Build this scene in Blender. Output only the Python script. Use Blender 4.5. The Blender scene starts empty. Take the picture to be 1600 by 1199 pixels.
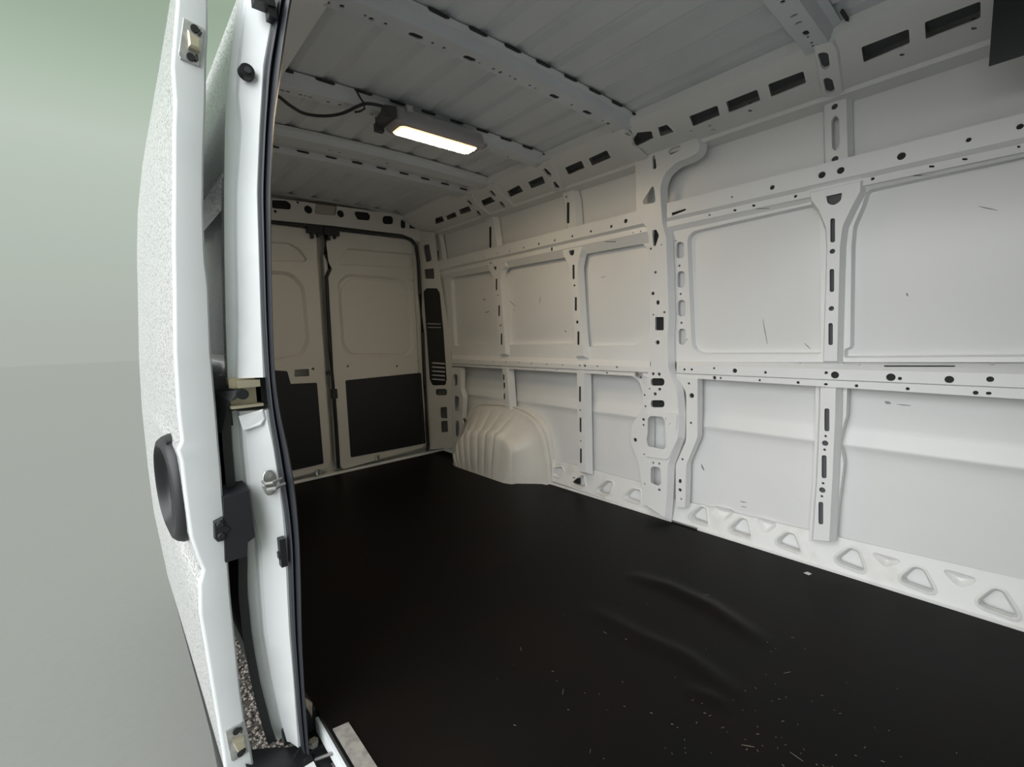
import bpy, bmesh, math, random
from mathutils import Vector, Matrix
from mathutils.geometry import tessellate_polygon, delaunay_2d_cdt
random.seed(7)
scn = bpy.context.scene
COL = scn.collection
# ---------------------------------------------------------------- camera
cam = bpy.data.cameras.new('camera'); cam.sensor_width = 36.0; cam.lens = 720.11/1600*36.0
cam.clip_start = .02; cam.clip_end = 500
co = bpy.data.objects.new('camera', cam); COL.objects.link(co)
YAW, PIT, ROL = .7164, -.1094, -.0324
fw = Vector((math.sin(YAW)*math.cos(PIT), math.cos(YAW)*math.cos(PIT), math.sin(PIT)))
rt = Vector((math.cos(YAW), -math.sin(YAW), 0)); up = rt.cross(fw)
r2 = rt*math.cos(ROL)+up*math.sin(ROL); u2 = -rt*math.sin(ROL)+up*math.cos(ROL)
m = Matrix((r2, u2, -fw)).transposed().to_4x4(); m.translation = Vector((-.279, 0, .9983))
co.matrix_world = m; scn.camera = co
# ---------------------------------------------------------------- sky, daylight, exposure
w = bpy.data.worlds.new('sky'); scn.world = w; w.use_nodes = True
nt = w.node_tree; nt.nodes.clear()
out = nt.nodes.new('ShaderNodeOutputWorld'); bg = nt.nodes.new('ShaderNodeBackground')
tc = nt.nodes.new('ShaderNodeTexCoord'); sep = nt.nodes.new('ShaderNodeSeparateXYZ'); rp = nt.nodes.new('ShaderNodeValToRGB')
mp = nt.nodes.new('ShaderNodeMapRange'); mp.inputs[1].default_value = -1; mp.inputs[2].default_value = 1
nt.links.new(tc.outputs['Generated'], sep.inputs[0]); nt.links.new(sep.outputs[2], mp.inputs[0])
nt.links.new(mp.outputs[0], rp.inputs[0]); nt.links.new(rp.outputs[0], bg.inputs[0]); nt.links.new(bg.outputs[0], out.inputs[0])
SKY = [(-1.0,(.28,.28,.265)),(-.10,(.41,.435,.40)),(.0,(.42,.447,.408)),(.06,(.43,.468,.42)),(.228,(.473,.533,.468)),(.315,(.505,.578,.498)),(.39,(.42,.51,.412)),(.45,(.345,.435,.342)),(.50,(.31,.40,.30)),(.62,(.40,.47,.40)),(1.0,(.62,.67,.65))]
cr = rp.color_ramp
while len(cr.elements) < len(SKY): cr.elements.new(.5)
for e, (z, c) in zip(cr.elements, SKY): e.position = (z+1)/2; e.color = (c[0], c[1], c[2], 1)
bg.inputs[1].default_value = 1.0
sun = bpy.data.lights.new('soft_daylight', 'SUN'); sun.energy = 4.85; sun.angle = math.radians(75); sun.color = (.97, .975, 1)
so = bpy.data.objects.new('soft_daylight', sun); COL.objects.link(so)
so.rotation_euler = Vector((.86, .14, -.53)).to_track_quat('-Z', 'Y').to_euler(); so.location = (-5, -3, 5)
vs = scn.view_settings; vs.view_transform = 'Standard'; vs.look = 'None'; vs.gamma = 1; vs.use_curve_mapping = False; vs.exposure = 0.0
scn.cycles.max_bounces = 10; scn.cycles.diffuse_bounces = 8
# ---------------------------------------------------------------- materials
def mat(name, col, rough=.5, metal=0, noise=None, bump=None, spec=.5, coat=0, emit=None):
    mt = bpy.data.materials.new(name); mt.use_nodes = True
    n = mt.node_tree; b = n.nodes['Principled BSDF']
    b.inputs['Base Color'].default_value = (*col, 1); b.inputs['Roughness'].default_value = rough; b.inputs['Metallic'].default_value = metal
    b.inputs['Specular IOR Level'].default_value = spec
    if coat: b.inputs['Coat Weight'].default_value = coat; b.inputs['Coat Roughness'].default_value = .12
    if emit: b.inputs['Emission Color'].default_value = (*emit[0], 1); b.inputs['Emission Strength'].default_value = emit[1]
    t = n.nodes.new('ShaderNodeTexCoord')
    if noise:   # (scale, dark colour, low, high)
        ns = n.nodes.new('ShaderNodeTexNoise'); ns.inputs['Scale'].default_value = noise[0]; ns.inputs['Detail'].default_value = 6
        mr = n.nodes.new('ShaderNodeMapRange'); mr.inputs[1].default_value = noise[2]; mr.inputs[2].default_value = noise[3]
        mx = n.nodes.new('ShaderNodeMix'); mx.data_type = 'RGBA'
        mx.inputs[6].default_value = (*noise[1], 1); mx.inputs[7].default_value = (*col, 1)
        n.links.new(t.outputs['Object'], ns.inputs['Vector']); n.links.new(ns.outputs[0], mr.inputs[0])
        n.links.new(mr.outputs[0], mx.inputs[0]); n.links.new(mx.outputs[2], b.inputs['Base Color'])
    if bump:    # (kind, scale, strength, distance)
        k = n.nodes.new('ShaderNodeTexVoronoi' if bump[0] == 'drops' else 'ShaderNodeTexNoise'); k.inputs['Scale'].default_value = bump[1]
        n.links.new(t.outputs['Object'], k.inputs['Vector'])
        h = k.outputs[0]
        if bump[0] == 'drops':
            q = n.nodes.new('ShaderNodeMapRange'); q.inputs[1].default_value = .42; q.inputs[2].default_value = .1
            n.links.new(h, q.inputs[0]); h = q.outputs[0]
        bp = n.nodes.new('ShaderNodeBump'); bp.inputs['Strength'].default_value = bump[2]; bp.inputs['Distance'].default_value = bump[3]
        n.links.new(h, bp.inputs['Height']); n.links.new(bp.outputs[0], b.inputs['Normal'])
    return mt
M = {}
M['paint'] = mat('white_body_paint', (.79,.795,.79), .36, noise=(2.2,(.765,.77,.762),.30,.55), bump=('noise',3,.05,.02))
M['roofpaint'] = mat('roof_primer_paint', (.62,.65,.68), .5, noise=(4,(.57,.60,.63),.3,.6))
M['sillpaint'] = mat('dusty_white_paint', (.76,.765,.75), .5, noise=(9,(.69,.68,.65),.32,.46))
M['archpaint'] = mat('cream_white_paint', (.78,.76,.71), .38, noise=(6,(.73,.71,.66),.32,.5))
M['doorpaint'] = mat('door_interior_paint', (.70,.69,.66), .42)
M['gloss'] = mat('wet_gloss_paint', (.70,.70,.70), .25, coat=.3, bump=('drops',125,1.0,.006))
M['edge'] = mat('door_edge_paint', (.74,.765,.775), .32, noise=(6,(.68,.70,.71),.3,.5))
M['board'] = mat('black_board', (.012,.013,.017), .45, bump=('noise',400,.1,.001))
M['floor'] = mat('black_floor_lining', (.0045,.0045,.0045), .45, spec=.09, noise=(3.5,(.006,.0046,.004),.35,.6), bump=('noise',260,.12,.0012))
M['dooredge'] = mat('sliding_door_inner_paint', (.655,.68,.69), .32, noise=(6,(.62,.645,.655),.3,.5))
M['rubber'] = mat('black_rubber', (.018,.02,.024), .5)
M['plastic'] = mat('black_plastic', (.016,.017,.019), .45)
M['seal'] = mat('seal_rubber', (.026,.029,.036), .42)
M['bowstrip'] = mat('dark_strip', (.02,.021,.023), .7)  # plain dark colour of the strips along the roof bows
M['steel'] = mat('zinc_steel', (.55,.55,.53), .35, .85)
M['brass'] = mat('yellow_zinc', (.62,.56,.42), .4, .6)
M['alu'] = mat('aluminium_trim', (.62,.62,.61), .4, .7, noise=(40,(.4,.4,.4),.35,.6))
M['lamp'] = mat('lamp_housing', (.33,.32,.34), .5)
M['lampdark'] = mat('lamp_end_plastic', (.06,.06,.065), .5)
M['lens'] = mat('lit_diffuser', (.9,.85,.75), .5, emit=((1,.79,.52), 54))
M['lensrim'] = mat('lit_diffuser_rim', (.9,.85,.75), .5, emit=((1,.62,.26), 1.3))
M['scuff'] = mat('grey_scuff', (.30,.30,.29), .7)
M['ground'] = mat('grey_concrete', (.285,.286,.272), .38, noise=(30,(.276,.277,.262),.3,.6))
M['gravel'] = mat('brown_gravel', (.13,.115,.10), .7, noise=(60,(.24,.21,.19),.4,.6))
M['chip'] = mat('wood_chip', (.16,.135,.10), .8)
M['holeshade'] = mat('dark_hole_shade', (.022,.023,.025), .8)  # near-black that paints the shade inside punched holes
M['greyholeshade'] = mat('grey_hole_shade', (.10,.105,.11), .8)  # greyer version of the painted hole shade
M['soil'] = mat('dark_soil', (.05,.045,.04), .9, noise=(40,(.09,.08,.07),.4,.6))
M['whiteplastic'] = mat('translucent_tape', (.55,.55,.53), .3)
# ---------------------------------------------------------------- measured outlines in metres: frame (origin, u, v, inward normal), outline, punched holes, skirt
D = {
'frame_f1':(((1.825,0,0),(0,1,0),(0,0,1),(1,0,0)),[(1.2144,1.5039),(.5552,1.5082),(.5309,.8454),(1.1835,.8282)],[('p',[(1.1249,1.39),(1.1238,1.4085),(1.1185,1.423),(1.1088,1.4336),(1.0947,1.4401),(1.0764,1.4427),(.6097,1.4563),(.6026,1.4557),(.597,1.4535),(.5929,1.4497),(.5903,1.4443),(.5892,1.4372),(.5642,.8864),(.5651,.8807),(.5684,.8772),(.5741,.876),(1.0294,.8699),(1.0537,.8723),(1.073,.8801),(1.0871,.8933),(1.0962,.912),(1.1002,.9361)],.03,.006,0),('p',[(1.1808,1.3887),(1.1801,1.3953),(1.178,1.4002),(1.1743,1.4034),(1.1691,1.4048),(1.1625,1.4044),(1.1586,1.4038),(1.1528,1.4022),(1.1482,1.3994),(1.1449,1.3956),(1.143,1.3907),(1.1423,1.3847),(1.1419,1.343),(1.1426,1.3364),(1.1447,1.3314),(1.1484,1.3282),(1.1536,1.3267),(1.1603,1.3269),(1.1637,1.3273),(1.1697,1.3289),(1.1744,1.3315),(1.1778,1.3354),(1.1798,1.3404),(1.1805,1.3466)],.012,0,0),('p',[(1.1746,1.2498),(1.1739,1.2565),(1.1717,1.2614),(1.168,1.2647),(1.1628,1.2664),(1.1562,1.2663),(1.1531,1.2659),(1.1469,1.2645),(1.1422,1.2619),(1.1387,1.2581),(1.1366,1.253),(1.1359,1.2468),(1.1355,1.2049),(1.1362,1.1983),(1.1384,1.1932),(1.1421,1.1898),(1.1473,1.1881),(1.154,1.188),(1.1566,1.1882),(1.1629,1.1895),(1.1679,1.1921),(1.1714,1.1959),(1.1735,1.2011),(1.1743,1.2075)],.012,0,0),('p',[(1.1709,1.1122),(1.1702,1.1188),(1.168,1.1239),(1.1643,1.1274),(1.1591,1.1292),(1.1524,1.1295),(1.1501,1.1293),(1.1437,1.1281),(1.1386,1.1256),(1.135,1.1218),(1.1328,1.1166),(1.1321,1.1101),(1.1317,1.0681),(1.1324,1.0614),(1.1346,1.0563),(1.1383,1.0527),(1.1435,1.0507),(1.1502,1.0503),(1.1521,1.0504),(1.1587,1.0514),(1.1639,1.0539),(1.1676,1.0577),(1.1698,1.063),(1.1706,1.0697)],.012,0,0),('p',[(1.1659,.9754),(1.1653,.9816),(1.1632,.9865),(1.1598,.9899),(1.1549,.9918),(1.1486,.9924),(1.1471,.9923),(1.1408,.9914),(1.1359,.9892),(1.1324,.9856),(1.1303,.9807),(1.1295,.9743),(1.1291,.9322),(1.1297,.9259),(1.1318,.921),(1.1353,.9175),(1.1402,.9154),(1.1465,.9147),(1.1479,.9147),(1.1542,.9154),(1.1592,.9175),(1.1627,.9211),(1.1648,.926),(1.1656,.9323)],.012,0,0),('c',1.1645,1.2933,.006),('c',1.157,1.1585,.006),('c',1.1519,1.0202,.006),('c',1.1836,1.4138,.004),('c',1.1227,.9388,.004)],(0,0)),
'frame_f2':(((1.825,0,0),(0,1,0),(0,0,1),(1,0,0)),[(.5433,1.5097),(-.1587,1.5177),(-.2046,.8648),(.5185,.8458)],[('p',[(.4463,1.4521),(.4444,1.4575),(.4416,1.4618),(.4378,1.4649),(.4331,1.4668),(.4274,1.4676),(-.1455,1.4851),(-.1876,.8814),(.4787,.8631),(.4846,.8641),(.488,.8675),(.489,.8734),(.4885,.891),(.4876,.8952),(.4853,.8982),(.4816,.9002),(.4776,.9015),(.4736,.9036),(.4713,.9069),(.4706,.9113),(.4813,1.2758),(.4793,1.3349),(.4789,1.3398),(.4783,1.3447),(.4774,1.3495),(.4762,1.3543),(.4747,1.359),(.4572,1.4079),(.4565,1.4101),(.4558,1.4123),(.4551,1.4145),(.4545,1.4167),(.454,1.4189)],.03,.006,0)],(0,0)),
'post_f_up':(((1.79,0,0),(0,1,0),(0,0,1),(1,0,0)),[(.6123,1.4933),(.6058,1.4648),(.6055,1.4638),(.6051,1.4627),(.6046,1.4618),(.5844,1.4291),(.5834,1.4274),(.5825,1.4257),(.5816,1.4239),(.5809,1.4221),(.5801,1.4203),(.5577,1.3602),(.5567,1.3572),(.5558,1.3542),(.5551,1.3511),(.5546,1.348),(.5542,1.3449),(.5484,1.283),(.5443,.8512),(.502,.8523),(.5087,1.2767),(.5046,1.3351),(.5041,1.3401),(.5033,1.345),(.5021,1.3499),(.5007,1.3546),(.499,1.3593),(.4774,1.413),(.4551,1.4615),(.4564,1.4945)],[('p',[(.5591,1.467),(.5098,1.4678),(.5106,1.451),(.5111,1.4468),(.5125,1.443),(.5145,1.4397),(.5173,1.4368),(.5208,1.4344),(.5237,1.4328),(.5277,1.431),(.5317,1.4302),(.5357,1.4304),(.5397,1.4315),(.5436,1.4336),(.5471,1.436),(.5497,1.438),(.5519,1.4403),(.5536,1.4429),(.5549,1.4458),(.5557,1.4489)],.01,0,0),('p',[(.5427,1.3767),(.542,1.3806),(.5397,1.3826),(.5357,1.3826),(.5338,1.3822),(.5305,1.3809),(.5284,1.3785),(.5276,1.375),(.5248,1.3011),(.5255,1.2972),(.5278,1.2951),(.5318,1.295),(.5335,1.2952),(.537,1.2965),(.5391,1.299),(.5399,1.3026)],.004,0,0),('p',[(.5379,1.1917),(.5372,1.1955),(.535,1.1976),(.5312,1.1979),(.5299,1.1977),(.5264,1.1966),(.5243,1.1943),(.5235,1.1908),(.5208,1.1187),(.5214,1.1149),(.5237,1.1128),(.5275,1.1124),(.5286,1.1125),(.5322,1.1135),(.5344,1.1158),(.5352,1.1194)],.004,0,0),('p',[(.5345,.9896),(.5339,.9934),(.5316,.9957),(.5278,.9963),(.527,.9963),(.5232,.9954),(.5209,.993),(.52,.9893),(.5174,.9199),(.518,.916),(.5203,.9136),(.5241,.9129),(.5247,.9129),(.5286,.9137),(.5311,.916),(.532,.9199)],.004,0,0),('c',.5317,1.2621,.009),('c',.5271,1.0508,.009)],(.035,.012)),
'urail_f_a':(((1.79,1.2111,1.5202),(0,-1,-.002),(0,-.002,1),(1,0,0)),[(-.0005,.0677),(1.3584,.0682),(1.3633,0),(0,0)],[('c',.4641,.0258,.009),('c',.6355,.0287,.012),('c',.6943,.0288,.012),('c',.8654,.0284,.012),('c',1.0266,.0294,.007),('c',1.1338,.0324,.008),('c',.3056,.0256,.004),('p',[(.0244,.0187),(.091,.0229),(.0933,.0226),(.095,.0214),(.0961,.0193),(.0963,.0188),(.0965,.0165),(.0955,.0149),(.0934,.0141),(.0271,.0044)],.004,0,0)],(0,0)),
'urail_f_b':('quad',[(1.79,1.2111,1.5202),(1.79,-.1522,1.5176),(1.808,-.1547,1.5041),(1.808,1.2216,1.5069)]),
'urail_f_c':(((1.804,1.2191,1.4803),(0,-1,-.0012),(.1486,-.0011,.9889),(.9889,.0002,-.1486)),[(-.0025,.0269),(1.3738,.0257),(1.3753,0),(0,0)],[('c',.2081,.0147,.005),('p',[(.3125,.0133),(.3128,.0159),(.3142,.0171),(.3167,.0171),(.3225,.0158),(.3245,.015),(.3258,.0135),(.3264,.0114),(.3265,.0099),(.3262,.0074),(.3248,.0061),(.3223,.0062),(.3165,.0074),(.3145,.0083),(.3132,.0097),(.3126,.0118)],.004,0,0),('p',[(.3895,.0164),(.3898,.0188),(.3912,.02),(.3936,.0199),(.3989,.0187),(.4008,.0179),(.4021,.0165),(.4026,.0145),(.4027,.013),(.4024,.0105),(.4011,.0094),(.3986,.0094),(.3934,.0106),(.3914,.0114),(.3902,.0128),(.3896,.0149)],.004,0,0),('c',.5522,.0156,.006),('c',.7951,.0185,.006),('p',[(.9432,.0189),(.9434,.0208),(.9445,.0217),(.9464,.0215),(.9542,.0193),(.9556,.0186),(.9565,.0174),(.9569,.0159),(.9569,.0146),(.9567,.0127),(.9556,.0119),(.9537,.012),(.946,.0143),(.9446,.015),(.9437,.0161),(.9433,.0176)],.004,0,0),('p',[(1.0214,.0191),(1.0216,.0209),(1.0226,.0218),(1.0245,.0216),(1.0314,.0195),(1.0328,.0188),(1.0336,.0177),(1.034,.0163),(1.0341,.015),(1.0338,.0132),(1.0328,.0124),(1.031,.0125),(1.024,.0146),(1.0227,.0153),(1.0218,.0164),(1.0214,.0178)],.004,0,0),('p',[(1.1384,.0209),(1.1387,.0228),(1.1397,.0236),(1.1416,.0234),(1.1429,.023),(1.1443,.0223),(1.1451,.0211),(1.1455,.0196),(1.1456,.0182),(1.1453,.0164),(1.1443,.0155),(1.1424,.0157),(1.1411,.0162),(1.1397,.0169),(1.1389,.018),(1.1385,.0195)],.004,0,0)],(0,0)),
'urail_f_d':(((1.825,1.2313,1.4585),(0,-.9999,.0103),(-.6975,.0073,.7166),(.7166,.0072,.6974)),[(.0124,.0301),(1.3885,.0122),(1.3898,0),(0,0)],[('p',[(.4177,.0248),(.4179,.0253),(.4183,.0255),(.4188,.0255),(.467,.0121),(.4675,.0119),(.4677,.0115),(.4677,.011),(.467,.0082),(.4668,.0077),(.4664,.0075),(.4658,.0076),(.4176,.0209),(.4172,.0211),(.4169,.0215),(.417,.022)],.004,0,0),('p',[(.9151,.0186),(.9153,.0192),(.9157,.0195),(.9163,.0194),(.9608,.0048),(.9612,.0046),(.9614,.0043),(.9614,.0039),(.9613,.0012),(.9611,.0006),(.9607,.0003),(.9601,.0004),(.9155,.0149),(.9151,.0151),(.9149,.0154),(.9149,.0158)],.004,0,0)],(0,0)),
'urail_r_a':(((1.79,3.2538,1.5242),(0,-1,-.002),(0,-.002,1),(1,0,0)),[(.0061,.067),(1.9738,.0677),(1.974,0),(0,0)],[('c',1.8098,.0314,.011),('c',1.7186,.0212,.008),('c',1.5819,.0205,.007),('c',1.4455,.0177,.007),('c',1.3067,.0173,.007),('c',1.171,.0178,.008),('c',1.0334,.0171,.007),('c',.8966,.0148,.007),('c',.7639,.0187,.006),('c',.6178,.016,.006),('c',.4861,.0175,.005),('c',.3551,.0126,.006)],(0,0)),
'urail_r_b':('quad',[(1.79,3.2538,1.5242),(1.79,1.2798,1.5204),(1.808,1.2909,1.507),(1.808,3.2838,1.511)]),
'urail_r_c':(((1.804,3.28,1.4826),(0,-1,-.0012),(.1398,-.0012,.9902),(.9902,.0002,-.1398)),[(-.0038,.0286),(1.9892,.0269),(1.9916,0),(0,0)],[('p',[(1.284,.0199),(1.2844,.0239),(1.2866,.026),(1.2906,.0262),(1.2928,.0259),(1.2961,.0247),(1.2983,.0224),(1.2993,.0189),(1.3002,.0101),(1.2998,.0061),(1.2976,.004),(1.2936,.0038),(1.2915,.0041),(1.2881,.0053),(1.2859,.0076),(1.2849,.011)],.004,0,0),('p',[(.6898,.0119),(.6901,.0162),(.6925,.0185),(.6968,.0188),(.699,.0185),(.7027,.0173),(.7051,.0148),(.7062,.0112),(.7066,.0075),(.7063,.0032),(.7039,.0009),(.6996,.0006),(.6974,.0009),(.6937,.0021),(.6913,.0045),(.6902,.0082)],.004,0,0),('c',1.8692,.0085,.004),('c',1.9143,.0075,.004)],(0,0)),
'urail_r_d':(((1.825,3.3165,1.4512),(0,-.9999,-.0117),(-.5501,-.0098,.8351),(.8351,-.0064,.55)),[(.0361,.0382),(2.0351,.0601),(2.0153,0),(0,0)],[('p',[(1.7329,.0502),(1.7332,.0506),(1.7336,.0508),(1.7341,.0508),(1.7984,.0397),(1.7991,.0395),(1.7993,.039),(1.7992,.0383),(1.7981,.0354),(1.7978,.035),(1.7974,.0348),(1.7969,.0348),(1.7324,.0458),(1.7318,.046),(1.7315,.0465),(1.7316,.0472)],.004,0,0)],(0,0)),
'mrail_f_a':(((1.795,1.1593,.8165),(0,-1,.0068),(.8384,.0037,.5451),(.5451,-.0057,-.8384)),[(-.0325,.0692),(1.3641,.0853),(1.3605,0),(0,0)],[('p',[(.2736,.0386),(.2731,.0421),(.2746,.0443),(.278,.045),(.4497,.0499),(.452,.0495),(.4537,.0483),(.4547,.0463),(.4555,.0437),(.4557,.0405),(.4543,.0384),(.4511,.0377),(.2797,.032),(.2775,.0324),(.2759,.0335),(.2748,.0354)],.004,0,0),('p',[(.7934,.0298),(.7935,.0329),(.795,.0348),(.7981,.0355),(.9741,.0424),(.9768,.042),(.9785,.0405),(.9793,.0379),(.9795,.0355),(.9792,.0325),(.9776,.0307),(.9748,.03),(.7991,.0221),(.7966,.0225),(.7949,.0239),(.794,.0263)],.004,0,0),('p',[(1.0575,.0478),(1.0577,.0496),(1.0587,.0507),(1.0605,.0511),(1.0663,.0513),(1.0681,.051),(1.0692,.05),(1.0697,.0482),(1.0697,.048),(1.0695,.0462),(1.0685,.0451),(1.0667,.0447),(1.0609,.0445),(1.0591,.0447),(1.058,.0458),(1.0575,.0475)],.004,0,0),('c',.5257,.0342,.004),('c',.722,.0303,.004)],(0,0)),
'mrail_f_b':(((1.795,1.159,.7791),(0,-1,.0038),(0,.0038,1),(1,0,0)),[(-.0001,.0374),(1.3604,.0415),(1.3632,0),(0,0)],[('c',.041,.0175,.006),('c',.0777,.0187,.006),('c',.1848,.0282,.005),('c',.278,.0201,.01),('c',.4043,.0173,.006),('c',.6226,.025,.006),('c',.6514,.0175,.0135),('c',.8185,.0168,.0135),('c',.8434,.0135,.006),('c',.9694,.0165,.012),('c',1.0628,.022,.009)],(0,0)),
'mrail_f_c':('quad',[(1.795,1.159,.7791),(1.795,-.2041,.7843),(1.803,-.2052,.78),(1.803,1.1635,.7736)]),
'mrail_f_d':(((1.803,1.1633,.7561),(0,-1,-.0077),(0,-.0077,1),(1,0,0)),[(-.0003,.0174),(1.3683,.0344),(1.3709,0),(0,0)],[('c',.1882,.0089,.008),('c',.2159,.0094,.005),('c',.3834,.0097,.005),('c',.5293,.0099,.006),('c',.7228,.0107,.006),('c',.869,.0108,.006),('c',1.0367,.0109,.007),('p',[(.6192,.0093),(.6195,.0116),(.6209,.0131),(.6232,.0138),(.6272,.0141),(.6296,.0137),(.6311,.0124),(.6316,.0101),(.6316,.0098),(.6313,.0074),(.6299,.0059),(.6276,.0053),(.6236,.005),(.6212,.0053),(.6198,.0066),(.6192,.0089)],.004,0,0),('p',[(1.0595,.0114),(1.0598,.014),(1.0612,.0157),(1.0638,.0164),(1.0673,.0167),(1.0698,.0164),(1.0714,.015),(1.0721,.0125),(1.0721,.0121),(1.0718,.0095),(1.0704,.0079),(1.0679,.0072),(1.0644,.0068),(1.0618,.0071),(1.0602,.0085),(1.0595,.011)],.004,0,0)],(0,0)),
'mrail_f_e':('quad',[(1.803,1.1633,.7561),(1.803,-.2076,.7455),(1.84,-.2108,.748),(1.84,1.184,.755)]),
'mrail_r_a':(((1.795,3.1083,.806),(0,-1,-.004),(.6945,-.0029,.7195),(.7195,.0028,-.6945)),[(-.0817,.0835),(1.778,.0603),(1.8045,0),(0,0)],[('p',[(.1501,.0494),(.1485,.0518),(.1492,.0533),(.1521,.0539),(.3054,.0574),(.3068,.0572),(.308,.0567),(.3091,.0558),(.3116,.0528),(.3131,.0504),(.3124,.049),(.3097,.0484),(.1567,.0446),(.1553,.0448),(.1541,.0453),(.1531,.0462)],.004,0,0),('p',[(.4989,.0506),(.4976,.0529),(.4982,.0543),(.5008,.0549),(.5939,.0571),(.5952,.057),(.5964,.0564),(.5973,.0555),(.5994,.0528),(.6006,.0506),(.6,.0492),(.5975,.0487),(.5046,.0463),(.5033,.0464),(.5021,.0469),(.5012,.0478)],.004,0,0),('p',[(.6505,.0494),(.6494,.0516),(.65,.053),(.6525,.0535),(.8204,.0578),(.8217,.0576),(.8228,.0571),(.8237,.0561),(.8254,.0537),(.8264,.0516),(.8258,.0503),(.8235,.0498),(.6558,.0452),(.6546,.0453),(.6535,.0458),(.6526,.0467)],.004,0,0),('p',[(.9083,.0499),(.9074,.052),(.9081,.0533),(.9103,.0537),(1.0824,.0584),(1.0837,.0582),(1.0847,.0577),(1.0855,.0568),(1.0869,.0546),(1.0877,.0526),(1.0871,.0514),(1.085,.0509),(.9131,.0459),(.9119,.0461),(.9109,.0466),(.9101,.0474)],.004,0,0),('p',[(1.1939,.0505),(1.1931,.0525),(1.1938,.0536),(1.1958,.0541),(1.2477,.0556),(1.2489,.0554),(1.2498,.0549),(1.2506,.054),(1.2518,.052),(1.2525,.0501),(1.2519,.0489),(1.2499,.0484),(1.1981,.0468),(1.1969,.047),(1.1959,.0475),(1.1952,.0484)],.004,0,0),('p',[(1.3504,.051),(1.3497,.0528),(1.3504,.054),(1.3523,.0544),(1.3932,.0556),(1.3944,.0555),(1.3953,.0549),(1.3961,.054),(1.3971,.0521),(1.3977,.0503),(1.3971,.0492),(1.3952,.0487),(1.3543,.0474),(1.3531,.0476),(1.3522,.0481),(1.3515,.049)],.004,0,0),('p',[(1.4233,.0491),(1.4228,.0509),(1.4234,.052),(1.4252,.0525),(1.6019,.058),(1.603,.0578),(1.6039,.0573),(1.6046,.0564),(1.6054,.0547),(1.6059,.053),(1.6052,.0519),(1.6035,.0515),(1.427,.0456),(1.4259,.0458),(1.4251,.0463),(1.4244,.0471)],.004,0,0)],(0,0)),
'mrail_r_b':(((1.795,3.1112,.7712),(0,-1,.0024),(0,.0024,1),(1,0,0)),[(.003,.0349),(1.8075,.0234),(1.8074,0),(0,0)],[('c',.2805,.0272,.006),('c',.3601,.0248,.006),('c',.5366,.0248,.006),('c',.6691,.0254,.006),('c',.8048,.0249,.006),('c',.9287,.022,.006),('c',1.0679,.0199,.006),('c',1.2009,.0192,.006),('c',1.3376,.0199,.006),('c',1.4685,.0207,.006),('c',1.601,.0198,.006),('c',1.3774,.0222,.009)],(0,0)),
'mrail_r_c':('quad',[(1.795,3.1112,.7712),(1.795,1.3037,.7755),(1.803,1.3088,.768),(1.803,3.1238,.7625)]),
'mrail_r_d':(((1.803,3.1249,.7489),(0,-1,.0007),(0,.0007,1),(1,0,0)),[(.0011,.0136),(1.8162,.0179),(1.8162,0),(0,0)],[('c',.4602,.0159,.008),('c',.5958,.0111,.005),('c',.9634,.0092,.005),('c',1.1577,.0107,.005),('c',1.3506,.0074,.005),('c',1.5414,.0092,.006)],(0,0)),
'mrail_r_e':('quad',[(1.803,3.1249,.7489),(1.803,1.3087,.7501),(1.84,1.332,.7491),(1.84,3.1802,.7471)]),
'post_f_lo':(((1.8,0,0),(0,1,0),(0,0,1),(1,0,0)),[(.5541,.7443),(.5046,.7477),(.5023,.6429),(.5022,.3744),(.5035,.1361),(.5585,.1242),(.5527,.3628),(.552,.6372)],[('p',[(.5384,.6587),(.5377,.6632),(.5352,.666),(.5309,.6673),(.5301,.6674),(.5256,.667),(.5228,.6646),(.5218,.6602),(.5191,.5852),(.5197,.581),(.5221,.5781),(.5262,.5767),(.5274,.5765),(.5319,.5768),(.5347,.5791),(.5357,.5834)],.004,0,0),('p',[(.541,.4714),(.5404,.4756),(.538,.4785),(.534,.4801),(.5325,.4804),(.528,.4803),(.5252,.478),(.5242,.4736),(.5214,.3965),(.522,.3924),(.5243,.3895),(.5281,.3879),(.5299,.3875),(.5344,.3874),(.5372,.3896),(.5383,.394)],.004,0,0),('p',[(.5451,.2802),(.5445,.2842),(.5424,.2869),(.5388,.2886),(.5369,.2892),(.5325,.2894),(.5298,.2874),(.5288,.2832),(.526,.2052),(.5266,.2014),(.5286,.1987),(.532,.1969),(.5342,.1962),(.5386,.1958),(.5413,.1978),(.5423,.202)],.004,0,0),('c',.5312,.5289,.011),('c',.5338,.3384,.011),('c',.5306,.5571,.005),('c',.532,.5027,.005),('c',.5322,.3665,.005),('c',.5345,.3125,.005)],(.035,.014)),
'flange_f_lo':(((1.84,0,0),(0,1,0),(0,0,1),(1,0,0)),[(.5828,.7604),(.4779,.7668),(.4762,.6453),(.4762,.6433),(.4763,.6412),(.4765,.6392),(.4768,.6372),(.4771,.6351),(.4866,.5866),(.4867,.5857),(.4868,.5849),(.487,.5841),(.4871,.5833),(.4872,.5824),(.4922,.5366),(.4924,.5334),(.4925,.5303),(.4923,.5272),(.492,.5241),(.4914,.521),(.4797,.4647),(.4787,.4593),(.4781,.4539),(.4777,.4485),(.4776,.443),(.4779,.4376),(.4896,.2648),(.4944,.1226),(.5855,.102),(.5774,.3473),(.5782,.6285)],[],(.03,.002)),
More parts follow.
